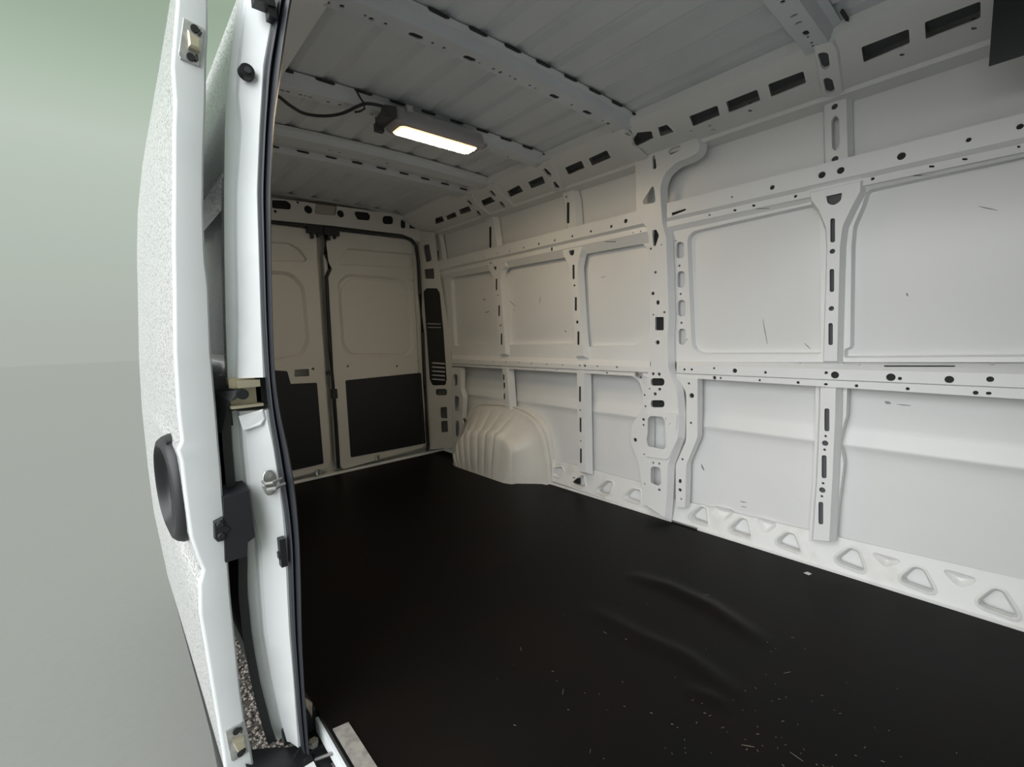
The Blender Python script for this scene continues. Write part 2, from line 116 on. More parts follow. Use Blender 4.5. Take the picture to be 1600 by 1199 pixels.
'sill_f':(((1.832,1.2386,.0103),(0,-1,-.0043),(.2869,-.0041,.958),(.958,.0012,-.2869)),[(-.0185,.1046),(1.4324,.1596),(1.4405,0),(0,0)],[('p',[(.1571,.0309),(.1437,.0329),(.1356,.0372),(.1327,.0438),(.1352,.0526),(.1429,.0638),(.1707,.0968),(.1736,.0997),(.1768,.1018),(.1804,.1032),(.1842,.1038),(.1883,.1037),(.1971,.1027),(.2009,.1016),(.2038,.0992),(.2055,.0956),(.2216,.0407),(.2222,.0333),(.2188,.029),(.2114,.028)],.03,.006,0),('p',[(.3543,.0293),(.3403,.0305),(.3318,.0344),(.3287,.0409),(.3309,.05),(.3386,.0617),(.3648,.0946),(.3675,.0975),(.3706,.0997),(.3739,.1012),(.3776,.102),(.3816,.1021),(.3919,.1015),(.3957,.1006),(.3987,.0985),(.4007,.0951),(.4208,.043),(.4221,.0354),(.419,.0309),(.4115,.0294)],.03,.006,0),('p',[(.555,.0335),(.5426,.0357),(.535,.0399),(.5323,.0462),(.5344,.0546),(.5414,.0651),(.5605,.0884),(.5633,.0913),(.5664,.0934),(.5697,.0949),(.5734,.0956),(.5774,.0957),(.5872,.095),(.5905,.0942),(.5931,.0925),(.5952,.0898),(.6204,.0442),(.6233,.0353),(.6201,.0304),(.6109,.0294)],.03,.006,0),('p',[(.7747,.0329),(.7623,.0354),(.7548,.0399),(.7521,.0464),(.7542,.0549),(.7611,.0654),(.7837,.0934),(.7869,.0966),(.7904,.0989),(.7942,.1004),(.7983,.1009),(.8028,.1005),(.8084,.0995),(.8113,.0987),(.8138,.0975),(.816,.0958),(.8179,.0936),(.8194,.0909),(.8383,.0493),(.8412,.0408),(.8411,.0345),(.838,.0303),(.8321,.0282),(.8232,.0281)],.03,.006,0),('p',[(.9764,.0317),(.9649,.0338),(.9577,.0379),(.9547,.0441),(.9559,.0523),(.9613,.0626),(.979,.0894),(.9816,.0926),(.9845,.0952),(.9879,.0969),(.9917,.098),(.9958,.0983),(1.0008,.0983),(1.004,.098),(1.0068,.0971),(1.0094,.0956),(1.0116,.0936),(1.0135,.091),(1.0378,.0506),(1.0421,.0417),(1.0428,.035),(1.04,.0304),(1.0337,.0281),(1.0238,.0279)],.03,.006,0),('p',[(1.1774,.0307),(1.1661,.033),(1.159,.0372),(1.1561,.0434),(1.1573,.0516),(1.1627,.0618),(1.1827,.0917),(1.185,.0946),(1.1877,.0967),(1.1907,.0982),(1.1941,.0989),(1.1978,.0989),(1.2009,.0986),(1.2037,.0981),(1.2062,.0972),(1.2085,.0958),(1.2105,.094),(1.2122,.0917),(1.2391,.0492),(1.2437,.04),(1.2446,.0331),(1.2418,.0285),(1.2353,.0262),(1.225,.0262)],.03,.006,0),('p',[(1.3542,.0294),(1.3428,.0311),(1.3355,.035),(1.3322,.0411),(1.3331,.0493),(1.338,.0597),(1.3563,.0899),(1.3584,.0927),(1.3609,.0948),(1.3637,.0962),(1.3669,.0967),(1.3704,.0966),(1.3734,.0961),(1.3761,.0955),(1.3785,.0945),(1.3806,.093),(1.3825,.0912),(1.3841,.0889),(1.4071,.0501),(1.411,.0416),(1.4117,.035),(1.4089,.0305),(1.4029,.028),(1.3934,.0275)],.03,.006,0),('p',[(.2403,.1015),(.2368,.1102),(.2365,.1171),(.2394,.1221),(.2455,.1252),(.2548,.1265),(.3111,.1283),(.3242,.1276),(.3321,.1244),(.3349,.1187),(.3325,.1105),(.3249,.0998),(.305,.0763),(.3018,.0732),(.2983,.071),(.2946,.0696),(.2905,.0691),(.2861,.0695),(.2635,.0737),(.2599,.0747),(.2567,.0762),(.2539,.0783),(.2514,.0809),(.2494,.0841)],.018,.018,1),('p',[(.4496,.0947),(.4426,.1064),(.4407,.1154),(.4439,.1218),(.4524,.1256),(.466,.1267),(.4945,.1263),(.5089,.1248),(.5175,.1207),(.5205,.1141),(.5178,.1049),(.5093,.0932),(.4941,.0756),(.4877,.0697),(.4813,.0668),(.4751,.067),(.469,.0704),(.463,.0768)],.018,.018,1),('p',[(.8735,.0896),(.8652,.0981),(.8619,.1046),(.8637,.1092),(.8704,.1118),(.8823,.1125),(.9257,.1118),(.9376,.1107),(.9443,.1078),(.9459,.1032),(.9423,.0968),(.9335,.0886),(.9223,.0797),(.9145,.0748),(.9068,.0724),(.8991,.0725),(.8915,.0753),(.884,.0805)],.018,.018,1),('p',[(1.0753,.0954),(1.0662,.1052),(1.0627,.1128),(1.0648,.118),(1.0726,.121),(1.086,.1217),(1.1241,.1207),(1.1361,.1193),(1.1432,.1159),(1.1454,.1105),(1.1427,.1031),(1.1351,.0937),(1.1281,.0866),(1.12,.0798),(1.1117,.0763),(1.1033,.0761),(1.0949,.0791),(1.0863,.0853)],.018,.018,1)],(0,0)),
'sill_r':(((1.832,2.1038,.0234),(0,-.9998,-.0204),(.214,-.0199,.9766),(.9768,.0044,-.214)),[(-.0276,.1402),(.8409,.1522),(.8638,0),(0,0)],[('p',[(.0599,.0411),(.0545,.0426),(.0514,.0462),(.0507,.0518),(.0528,.08),(.0535,.0839),(.055,.0873),(.0572,.0899),(.0603,.092),(.064,.0934),(.1078,.1046),(.1106,.1051),(.1133,.1051),(.1159,.1046),(.1184,.1035),(.1208,.102),(.1325,.0928),(.1364,.0883),(.1369,.0835),(.134,.0784),(.1027,.0418),(.1003,.0397),(.0975,.0385),(.0943,.0383)],.03,.006,0),('p',[(.2392,.0231),(.2272,.0256),(.2205,.0295),(.2191,.0349),(.2229,.0417),(.2319,.0499),(.2819,.0883),(.2878,.0918),(.2931,.093),(.2977,.0918),(.3016,.0881),(.3049,.0821),(.3197,.0461),(.3207,.041),(.3192,.0369),(.3153,.0336),(.2892,.019),(.2873,.0182),(.2852,.0178),(.2831,.0178)],.03,.006,0),('p',[(.4295,.0214),(.4183,.023),(.4116,.0264),(.4094,.0317),(.4119,.0388),(.4189,.0478),(.4665,.0983),(.4686,.1003),(.471,.102),(.4735,.1032),(.4762,.1041),(.4791,.1045),(.4981,.1064),(.5067,.1062),(.5129,.104),(.5167,.0997),(.5181,.0933),(.517,.0847),(.5087,.0486),(.5078,.0461),(.5062,.044),(.5041,.0423),(.4688,.0213),(.4671,.0204),(.4652,.02),(.4633,.0199)],.03,.006,0),('p',[(.6332,.0359),(.6191,.0375),(.6107,.0416),(.608,.048),(.6109,.0569),(.6195,.0682),(.645,.0959),(.6473,.0981),(.6498,.0998),(.6525,.1011),(.6554,.102),(.6586,.1024),(.6921,.1043),(.6974,.1035),(.7009,.1006),(.7026,.0955),(.7089,.0454),(.7084,.039),(.705,.0353),(.6987,.0342)],.03,.006,0)],(0,0)),
'pillar':(((1.785,0,0),(0,1,0),(0,0,1),(1,0,0)),[(1.3844,1.8889),(1.38,1.7413),(1.3775,1.5925),(1.3657,1.5569),(1.3252,1.5034),(1.3239,1.5016),(1.3228,1.4996),(1.3218,1.4976),(1.321,1.4955),(1.3203,1.4934),(1.3074,1.447),(1.3044,1.2312),(1.3014,.9778),(1.2926,.8869),(1.2944,.813),(1.2945,.8114),(1.2947,.8099),(1.2951,.8083),(1.2955,.8068),(1.2961,.8054),(1.3127,.768),(1.3132,.7667),(1.3137,.7652),(1.314,.7638),(1.3143,.7623),(1.3144,.7608),(1.3202,.6317),(1.3204,.3341),(1.3246,.0693),(1.2109,.0318),(1.2037,.1332),(1.1972,.3081),(1.1971,.31),(1.1968,.3118),(1.1965,.3136),(1.196,.3154),(1.1955,.3172),(1.1457,.4551),(1.145,.4575),(1.1443,.4599),(1.1439,.4624),(1.1436,.4648),(1.1434,.4673),(1.1401,.5693),(1.14,.5704),(1.14,.5714),(1.1401,.5725),(1.1401,.5736),(1.1402,.5746),(1.1508,.6809),(1.1512,.684),(1.1518,.687),(1.1526,.69),(1.1535,.6929),(1.1547,.6958),(1.1939,.7865),(1.1953,.7901),(1.1964,.7937),(1.1972,.7974),(1.1977,.8011),(1.198,.8049),(1.2022,.9542),(1.1963,1.0571),(1.2026,1.2207),(1.2124,1.4258),(1.2126,1.4278),(1.2128,1.4297),(1.2131,1.4316),(1.2136,1.4335),(1.2141,1.4354),(1.2316,1.494),(1.2321,1.4956),(1.2325,1.4973),(1.2328,1.499),(1.233,1.5006),(1.2332,1.5023),(1.2405,1.5949),(1.2435,1.6509),(1.2436,1.6572),(1.2432,1.6634),(1.2423,1.6696),(1.2409,1.6757),(1.2391,1.6817),(1.2332,1.6984),(1.2284,1.7094),(1.2222,1.7193),(1.2147,1.7279),(1.2057,1.7353),(1.1953,1.7415),(1.1748,1.7519),(1.1686,1.7547),(1.1623,1.757),(1.1557,1.7587),(1.1491,1.7599),(1.1423,1.7604),(1.1056,1.7621),(1.1022,1.7623),(1.0987,1.7627),(1.0954,1.7632),(1.092,1.7639),(1.0887,1.7647),(1.0682,1.7701),(1.0635,1.7718),(1.0595,1.7744),(1.0564,1.7777),(1.054,1.7817),(1.0525,1.7865),(1.0516,1.7906),(1.051,1.7946),(1.0509,1.7985),(1.0513,1.8024),(1.0523,1.8062),(1.0538,1.8099),(1.0738,1.8518),(1.2167,1.9213)],[('p',[(1.2867,1.8162),(1.2865,1.8184),(1.2855,1.8202),(1.2839,1.8216),(1.2802,1.8239),(1.2766,1.8252),(1.2742,1.8241),(1.2729,1.8205),(1.2652,1.7714),(1.2651,1.7691),(1.2655,1.7669),(1.2665,1.7648),(1.2676,1.7628),(1.2696,1.7606),(1.272,1.7597),(1.275,1.7603),(1.2804,1.7624),(1.2825,1.7636),(1.2837,1.7654),(1.2842,1.7677)],.006,0,0),('p',[(1.2981,1.6738),(1.2918,1.6798),(1.2866,1.6822),(1.2824,1.681),(1.2793,1.6762),(1.2772,1.6678),(1.2694,1.6181),(1.2692,1.6128),(1.2703,1.6088),(1.2729,1.606),(1.2768,1.6045),(1.2821,1.6043),(1.3278,1.6076),(1.3309,1.6082),(1.3335,1.6093),(1.3355,1.6111),(1.337,1.6135),(1.338,1.6165),(1.3387,1.6195),(1.339,1.6218),(1.3389,1.624),(1.3384,1.6261),(1.3375,1.6281),(1.3361,1.63)],.006,0,0),('p',[(1.2875,1.4674),(1.287,1.4724),(1.2843,1.4753),(1.2794,1.4763),(1.271,1.4762),(1.2673,1.4755),(1.2644,1.4737),(1.2622,1.4707),(1.2533,1.4533),(1.252,1.45),(1.2512,1.4467),(1.2511,1.4433),(1.2516,1.4399),(1.2526,1.4366),(1.2671,1.4015),(1.269,1.3986),(1.2716,1.3977),(1.2749,1.3986),(1.276,1.3992),(1.2787,1.4012),(1.2805,1.4038),(1.2813,1.4071)],.006,0,0),('c',1.2692,1.2721,.007),('c',1.2833,1.1706,.009),('p',[(1.2632,1.1275),(1.2624,1.132),(1.2597,1.1345),(1.2551,1.1351),(1.2542,1.135),(1.2498,1.1338),(1.2472,1.131),(1.2463,1.1266),(1.2463,1.121),(1.2472,1.1165),(1.2499,1.114),(1.2544,1.1134),(1.2553,1.1135),(1.2597,1.1146),(1.2623,1.1174),(1.2632,1.1219)],.004,0,0),('p',[(1.2697,1.0481),(1.2691,1.0513),(1.2671,1.0532),(1.2638,1.0537),(1.2282,1.0521),(1.2252,1.0513),(1.2234,1.0495),(1.2228,1.0465),(1.2226,.9928),(1.2232,.9896),(1.2252,.9877),(1.2284,.9871),(1.2641,.988),(1.2672,.9887),(1.269,.9906),(1.2696,.9936)],.004,0,0),('c',1.2803,1.0655,.005),('c',1.2193,1.0748,.006),('c',1.2949,1.3892,.006),('c',1.237,1.3988,.004),('p',[(1.201,1.8117),(1.2024,1.8145),(1.2029,1.8171),(1.2025,1.8196),(1.2012,1.8219),(1.199,1.8241),(1.195,1.8272),(1.1937,1.8282),(1.1923,1.8289),(1.1908,1.8294),(1.1892,1.8297),(1.1876,1.8298),(1.1509,1.8298),(1.148,1.8295),(1.1454,1.8287),(1.1432,1.8272),(1.1414,1.8252),(1.1399,1.8227),(1.1395,1.8217),(1.1386,1.8189),(1.1386,1.8163),(1.1393,1.814),(1.1409,1.812),(1.1433,1.8102),(1.149,1.8068),(1.1499,1.8063),(1.1509,1.8059),(1.1519,1.8056),(1.153,1.8053),(1.154,1.8052),(1.1871,1.8023),(1.1898,1.8023),(1.1923,1.8028),(1.1945,1.8039),(1.1965,1.8055),(1.1982,1.8076)],.006,0,0),('c',1.2561,.9279,.011),('p',[(1.2944,.7285),(1.2937,.735),(1.2916,.7401),(1.2881,.7438),(1.2831,.7462),(1.2767,.7473),(1.2359,.7494),(1.2294,.749),(1.2243,.7471),(1.2207,.7437),(1.2185,.7388),(1.2178,.7324),(1.2178,.7305),(1.2185,.7241),(1.2205,.719),(1.2241,.7152),(1.229,.7128),(1.2353,.7117),(1.276,.709),(1.2826,.7094),(1.2878,.7112),(1.2915,.7147),(1.2937,.7197),(1.2944,.7263)],.004,0,0),('p',[(1.2944,.6165),(1.2937,.6226),(1.2917,.6274),(1.2884,.631),(1.2838,.6334),(1.2779,.6346),(1.2347,.6384),(1.2285,.6383),(1.2236,.6366),(1.2201,.6335),(1.218,.6288),(1.2173,.6226),(1.2173,.6202),(1.2179,.6142),(1.2199,.6094),(1.2231,.6058),(1.2277,.6034),(1.2336,.6021),(1.2766,.5978),(1.283,.5978),(1.288,.5995),(1.2915,.6027),(1.2936,.6075),(1.2944,.6138)],.004,0,0),('p',[(1.3145,.547),(1.3134,.5519),(1.3105,.5551),(1.3057,.5566),(1.2311,.565),(1.2271,.5648),(1.2239,.5632),(1.2213,.5601),(1.205,.5323),(1.2043,.5308),(1.2039,.5292),(1.2037,.5276),(1.1995,.4082),(1.1997,.4058),(1.2004,.4037),(1.2016,.4017),(1.2162,.383),(1.2183,.3809),(1.2209,.3796),(1.2239,.3791),(1.3099,.378),(1.3157,.3791),(1.319,.3825),(1.32,.3884)],.005,0,0),('p',[(1.2942,.2716),(1.294,.2737),(1.2935,.2757),(1.2926,.2775),(1.2915,.2791),(1.29,.2806),(1.2833,.2863),(1.282,.2873),(1.2806,.288),(1.2791,.2886),(1.2776,.289),(1.2759,.2891),(1.2498,.29),(1.2455,.2896),(1.2421,.2883),(1.2397,.286),(1.2381,.2828),(1.2374,.2786),(1.2341,.2125),(1.2342,.2103),(1.2346,.2082),(1.2354,.2064),(1.2365,.2046),(1.238,.203),(1.2481,.1938),(1.2498,.1924),(1.2517,.1914),(1.2537,.1908),(1.2558,.1906),(1.258,.1907),(1.2847,.1948),(1.2884,.1958),(1.2913,.1975),(1.2934,.1999),(1.2946,.203),(1.2949,.2068)],.006,0,0),('c',1.2808,.7696,.008),('c',1.2472,.7694,.008),('c',1.3013,.6916,.005),('c',1.2441,.693,.008),('c',1.27,.6676,.009),('c',1.2802,.3071,.007),('c',1.2458,.3094,.007),('c',1.2454,.1716,.008)],(.035,.018)),
'pillar_bracket':(((1.778,0,0),(0,1,0),(0,0,1),(1,0,0)),[(1.3178,.566),(1.1571,.5837),(1.1506,.5831),(1.1469,.5796),(1.146,.573),(1.1515,.499),(1.1516,.4976),(1.1514,.4963),(1.151,.4949),(1.1451,.478),(1.1434,.472),(1.1427,.466),(1.143,.46),(1.1442,.4541),(1.1464,.4482),(1.1875,.3576),(1.1909,.3516),(1.1952,.3468),(1.2003,.3433),(1.2063,.341),(1.2131,.34),(1.3179,.3341)],[('p',[(1.3079,.5313),(1.3077,.5331),(1.3073,.5348),(1.3067,.5364),(1.3058,.5379),(1.3046,.5393),(1.2952,.5494),(1.2938,.5507),(1.2923,.5517),(1.2907,.5524),(1.2889,.5529),(1.2871,.5532),(1.2316,.556),(1.2291,.5559),(1.2268,.5553),(1.2248,.5544),(1.223,.553),(1.2213,.5511),(1.2136,.5408),(1.2126,.5393),(1.2118,.5378),(1.2113,.5362),(1.2109,.5345),(1.2106,.5328),(1.2031,.4135),(1.2031,.412),(1.2032,.4105),(1.2036,.4091),(1.2041,.4077),(1.2049,.4064),(1.2115,.3958),(1.213,.3937),(1.2148,.3921),(1.2169,.391),(1.2192,.3903),(1.2217,.3901),(1.2979,.3904),(1.3016,.3908),(1.3045,.3919),(1.3069,.3939),(1.3086,.3966),(1.3097,.4001),(1.3149,.4272),(1.3088,.4642)],.008,0,0),('c',1.2007,.5479,.007),('c',1.1783,.5207,.01)],(.006,.004)),
'flange_plate':(((1.8,0,0),(0,1,0),(0,0,1),(1,0,0)),[(1.1651,.7661),(1.0545,.7552),(1.052,.4838),(1.0521,.4792),(1.0526,.4747),(1.0534,.4703),(1.0545,.466),(1.056,.4617),(1.1038,.3373),(1.1052,.3333),(1.1063,.3292),(1.1071,.325),(1.1076,.3208),(1.1078,.3165),(1.1096,.1578),(1.1119,.109),(1.1603,.1003),(1.1626,.304),(1.1625,.3089),(1.162,.3137),(1.1611,.3184),(1.1598,.3231),(1.1581,.3277),(1.1134,.4355),(1.1118,.44),(1.1105,.4446),(1.1096,.4493),(1.109,.454),(1.1089,.4588),(1.1101,.6649),(1.1105,.6716),(1.1116,.6781),(1.1134,.6843),(1.1159,.6904),(1.1191,.6962),(1.1418,.7328),(1.142,.7332),(1.1423,.7336),(1.1425,.734),(1.1428,.7344),(1.1431,.7347)],[('c',1.0824,.6725,.012),('c',1.0976,.7299,.006),('c',1.0852,.5394,.006),('c',1.1275,.3518,.006),('p',[(1.1461,.2407),(1.1455,.2444),(1.1434,.247),(1.1399,.2485),(1.1381,.2489),(1.134,.249),(1.1315,.247),(1.1307,.2429),(1.1306,.236),(1.1313,.2323),(1.1333,.2297),(1.1367,.2282),(1.1386,.2278),(1.1427,.2277),(1.1452,.2296),(1.1461,.2337)],.004,0,0),('c',1.1389,.1926,.009),('c',1.1321,.1476,.005)],(.05,0)),
'edge_plate':(((1.812,0,0),(0,1,0),(0,0,1),(1,0,0)),[(1.4752,.7957),(1.2984,.8018),(1.3248,.5442),(1.3302,.0612),(1.3659,.0465),(1.3635,.1434),(1.3856,.2745),(1.3867,.2802),(1.3881,.2858),(1.3899,.2913),(1.392,.2967),(1.3944,.302),(1.4233,.3609),(1.4285,.373),(1.4323,.3853),(1.4347,.398),(1.4356,.4108),(1.4352,.424),(1.4334,.4455),(1.4317,.4579),(1.4288,.47),(1.4246,.4815),(1.4192,.4927),(1.4126,.5034),(1.3709,.5639),(1.3672,.57),(1.3643,.5764),(1.3622,.5831),(1.3609,.59),(1.3604,.5971),(1.3595,.6577),(1.3596,.661),(1.3598,.6642),(1.3603,.6674),(1.361,.6706),(1.3619,.6737),(1.3696,.6977),(1.3742,.7088),(1.3802,.7184),(1.3878,.7267),(1.3969,.7336),(1.4075,.739),(1.4408,.753)],[('c',1.3713,.7438,.006),('c',1.3485,.6523,.006),('c',1.3431,.5932,.006),('c',1.3552,.5213,.008),('c',1.3552,.492,.006),('c',1.4058,.4039,.011),('c',1.3521,.3335,.005),('c',1.349,.1719,.005)],(.05,.006)),
'frame_r':(((1.825,0,0),(0,1,0),(0,0,1),(1,0,0)),[(3.3103,1.5179),(1.2908,1.5277),(1.2783,.8263),(3.1511,.8295)],[('p',[(1.7851,1.4041),(1.7849,1.4156),(1.7818,1.4246),(1.776,1.4311),(1.7675,1.4352),(1.7561,1.4367),(1.4058,1.4467),(1.3967,1.4462),(1.3883,1.4443),(1.3805,1.4409),(1.3734,1.4361),(1.3669,1.4298),(1.3399,1.3992),(1.3364,1.3947),(1.3337,1.3899),(1.3317,1.3848),(1.3304,1.3795),(1.3299,1.3738),(1.3202,1.0209),(1.3213,1.0039),(1.3254,.9886),(1.3325,.9748),(1.3427,.9626),(1.356,.952),(1.4129,.9143),(1.4169,.9119),(1.4211,.9101),(1.4254,.9087),(1.4299,.9079),(1.4346,.9076),(1.7409,.9041),(1.7463,.9051),(1.7496,.9082),(1.751,.9135),(1.7645,1.171)],.03,.004,0),('p',[(2.4565,1.4265),(2.456,1.4339),(2.4537,1.4397),(2.4497,1.4439),(2.444,1.4464),(2.4366,1.4472),(1.8567,1.448),(1.851,1.4469),(1.8477,1.4435),(1.8467,1.4378),(1.8484,1.3667),(1.8484,1.3654),(1.8483,1.3641),(1.8482,1.3629),(1.8481,1.3617),(1.8479,1.3604),(1.8131,1.1746),(1.8185,.9288),(1.8197,.9234),(1.823,.9202),(1.8285,.9191),(2.4208,.9165),(2.4261,.9176),(2.4294,.9207),(2.4308,.9259),(2.4487,1.2209)],.03,.004,0),('p',[(3.1161,1.4092),(3.1144,1.4275),(3.1085,1.4418),(3.0985,1.4519),(3.0843,1.458),(3.066,1.46),(2.5828,1.4585),(2.5529,1.2285),(2.5421,.9269),(2.543,.9212),(2.5463,.9178),(2.5519,.9165),(3.0779,.908),(3.0887,.909),(3.0971,.9125),(3.1032,.9184),(3.107,.9267),(3.1083,.9375)],.03,.004,0)],(0,0)),
'post_r1':(((1.795,0,0),(0,1,0),(0,0,1),(1,0,0)),[(1.8876,1.4649),(1.8835,1.4447),(1.8831,1.4434),(1.8826,1.4422),(1.882,1.4411),(1.863,1.4127),(1.862,1.4112),(1.861,1.4096),(1.8601,1.4079),(1.8593,1.4063),(1.8585,1.4046),(1.8421,1.3663),(1.8401,1.3613),(1.8384,1.3561),(1.837,1.3509),(1.8358,1.3457),(1.8349,1.3403),(1.8241,1.2605),(1.8084,.9809),(1.8006,.8503),(1.7404,.8513),(1.7589,1.0107),(1.7722,1.2555),(1.7771,1.3426),(1.7772,1.349),(1.777,1.3554),(1.7763,1.3617),(1.7752,1.368),(1.7738,1.3742),(1.7643,1.4093),(1.7635,1.4121),(1.7625,1.4149),(1.7615,1.4177),(1.7604,1.4204),(1.7591,1.4231),(1.7442,1.4541),(1.7455,1.4672)],[('p',[(1.8407,1.4639),(1.7998,1.4637),(1.8002,1.4451),(1.8007,1.4418),(1.8022,1.4391),(1.8047,1.4369),(1.8089,1.4342),(1.8121,1.4325),(1.8153,1.4316),(1.8185,1.4316),(1.8217,1.4324),(1.8249,1.434),(1.8312,1.4379),(1.8332,1.4395),(1.8347,1.4415),(1.8356,1.4439)],.01,0,0),('p',[(1.8149,1.373),(1.8139,1.3773),(1.8113,1.3795),(1.8069,1.3798),(1.8058,1.3797),(1.8017,1.3784),(1.7994,1.3756),(1.7986,1.3714),(1.8002,1.3032),(1.8012,1.299),(1.8038,1.2966),(1.8082,1.2962),(1.8092,1.2963),(1.8133,1.2976),(1.8158,1.3004),(1.8165,1.3047)],.004,0,0),('p',[(1.802,1.1869),(1.8011,1.1912),(1.7984,1.1936),(1.7941,1.1941),(1.7933,1.1941),(1.789,1.1929),(1.7865,1.1901),(1.7858,1.1858),(1.7872,1.1206),(1.7882,1.1163),(1.7909,1.1138),(1.7952,1.1132),(1.7959,1.1132),(1.8002,1.1143),(1.8028,1.1171),(1.8035,1.1215)],.004,0,0),('p',[(1.7869,.9882),(1.7859,.9925),(1.7833,.995),(1.7789,.9958),(1.7783,.9957),(1.7739,.9948),(1.7714,.9921),(1.7706,.9878),(1.772,.9228),(1.773,.9185),(1.7756,.9159),(1.78,.915),(1.7806,.915),(1.785,.9159),(1.7875,.9185),(1.7883,.9228)],.004,0,0),('c',1.802,1.2602,.007),('c',1.7864,1.0486,.01)],(.035,.02)),
'post_r2':(((1.795,0,0),(0,1,0),(0,0,1),(1,0,0)),[(2.5976,1.4831),(2.5939,1.4525),(2.5935,1.4505),(2.5927,1.4487),(2.5915,1.4471),(2.562,1.4133),(2.5591,1.4096),(2.5566,1.4057),(2.5544,1.4016),(2.5526,1.3973),(2.5513,1.3928),(2.5349,1.329),(2.5151,1.1065),(2.5027,.8526),(2.4418,.8534),(2.451,1.0579),(2.4645,1.2861),(2.4685,1.348),(2.4686,1.3523),(2.4684,1.3565),(2.468,1.3607),(2.4672,1.3649),(2.4661,1.3691),(2.4539,1.4095),(2.4512,1.4166),(2.4477,1.423),(2.4432,1.4286),(2.4379,1.4336),(2.4316,1.4379),(2.4136,1.4486),(2.4123,1.4722)],[('p',[(2.5435,1.4597),(2.5068,1.4605),(2.5077,1.4441),(2.5087,1.44),(2.511,1.437),(2.5147,1.4351),(2.5209,1.4332),(2.5258,1.4326),(2.5298,1.4343),(2.5328,1.4382)],.01,0,0),('p',[(2.5216,1.3678),(2.5203,1.3728),(2.5171,1.3755),(2.512,1.376),(2.5112,1.3759),(2.5062,1.3743),(2.5034,1.371),(2.5027,1.3659),(2.5062,1.3044),(2.5075,1.2995),(2.5107,1.2967),(2.5158,1.2961),(2.5165,1.2962),(2.5215,1.2977),(2.5244,1.301),(2.5251,1.3061)],.004,0,0),('p',[(2.5027,1.1843),(2.5014,1.1893),(2.4982,1.1921),(2.4931,1.1928),(2.4924,1.1927),(2.4874,1.1914),(2.4846,1.1882),(2.4838,1.1831),(2.4871,1.1245),(2.4883,1.1195),(2.4915,1.1166),(2.4966,1.1158),(2.4974,1.1159),(2.5024,1.1171),(2.5052,1.1203),(2.506,1.1254)],.004,0,0),('p',[(2.4872,.9891),(2.4859,.9941),(2.4827,.997),(2.4777,.9979),(2.4769,.9979),(2.472,.9968),(2.4691,.9937),(2.4684,.9887),(2.4718,.9252),(2.473,.9203),(2.4762,.9173),(2.4812,.9163),(2.4821,.9163),(2.4871,.9173),(2.4899,.9204),(2.4907,.9254)],.004,0,0),('c',2.5021,1.2602,.007),('c',2.486,1.0517,.009)],(.035,.012)),
'post_r1_lo':(((1.8,0,0),(0,1,0),(0,0,1),(1,0,0)),[(1.7995,.764),(1.7468,.7661),(1.7465,.4973),(1.7448,.1538),(1.7958,.1509),(1.7999,.4911)],[('p',[(1.7856,.6636),(1.7847,.6675),(1.7823,.67),(1.7784,.6711),(1.7774,.6712),(1.7733,.6706),(1.7709,.6683),(1.7702,.6643),(1.7718,.5852),(1.7727,.5813),(1.775,.5788),(1.7788,.5777),(1.78,.5776),(1.7841,.578),(1.7865,.5803),(1.7873,.5844)],.004,0,0),('p',[(1.7853,.4761),(1.7845,.48),(1.7822,.4825),(1.7785,.4837),(1.7771,.4839),(1.773,.4835),(1.7706,.4813),(1.7699,.4773),(1.7714,.401),(1.7722,.3972),(1.7744,.3947),(1.7781,.3934),(1.7796,.3932),(1.7838,.3934),(1.7862,.3956),(1.7869,.3997)],.004,0,0),('p',[(1.7865,.2878),(1.7857,.2916),(1.7835,.2941),(1.7799,.2955),(1.7782,.2957),(1.7741,.2956),(1.7716,.2935),(1.7709,.2894),(1.7725,.2115),(1.7732,.2079),(1.7754,.2053),(1.7788,.2039),(1.7807,.2036),(1.7849,.2036),(1.7874,.2057),(1.7881,.2098)],.004,0,0),('c',1.7793,.5285,.006),('c',1.779,.3412,.006)],(.045,.02)),
'post_r2_lo':(((1.8,0,0),(0,1,0),(0,0,1),(1,0,0)),[(2.4893,.762),(2.438,.7637),(2.4303,.6114),(2.4192,.4454),(2.4626,.4407),(2.4776,.6081)],[('p',[(2.4836,.7015),(2.4824,.706),(2.4796,.7089),(2.4751,.71),(2.4739,.71),(2.4691,.7093),(2.4664,.7066),(2.4657,.7018),(2.4672,.6747),(2.4683,.6702),(2.4711,.6674),(2.4756,.6662),(2.4769,.6662),(2.4816,.6668),(2.4843,.6696),(2.485,.6743)],.004,0,0),('p',[(2.4806,.6451),(2.4795,.6496),(2.4767,.6524),(2.4722,.6536),(2.4709,.6536),(2.4662,.653),(2.4635,.6503),(2.4628,.6456),(2.4642,.6182),(2.4653,.6137),(2.4681,.6109),(2.4725,.6097),(2.4739,.6096),(2.4787,.6102),(2.4814,.6129),(2.4821,.6176)],.004,0,0),('p',[(2.4827,.5675),(2.4816,.5719),(2.4789,.5747),(2.4745,.576),(2.473,.5761),(2.4683,.5755),(2.4655,.5728),(2.4648,.5681),(2.4663,.5404),(2.4674,.536),(2.4701,.5331),(2.4745,.5319),(2.476,.5317),(2.4808,.5323),(2.4835,.5349),(2.4842,.5396)],.004,0,0)],(.045,.025)),
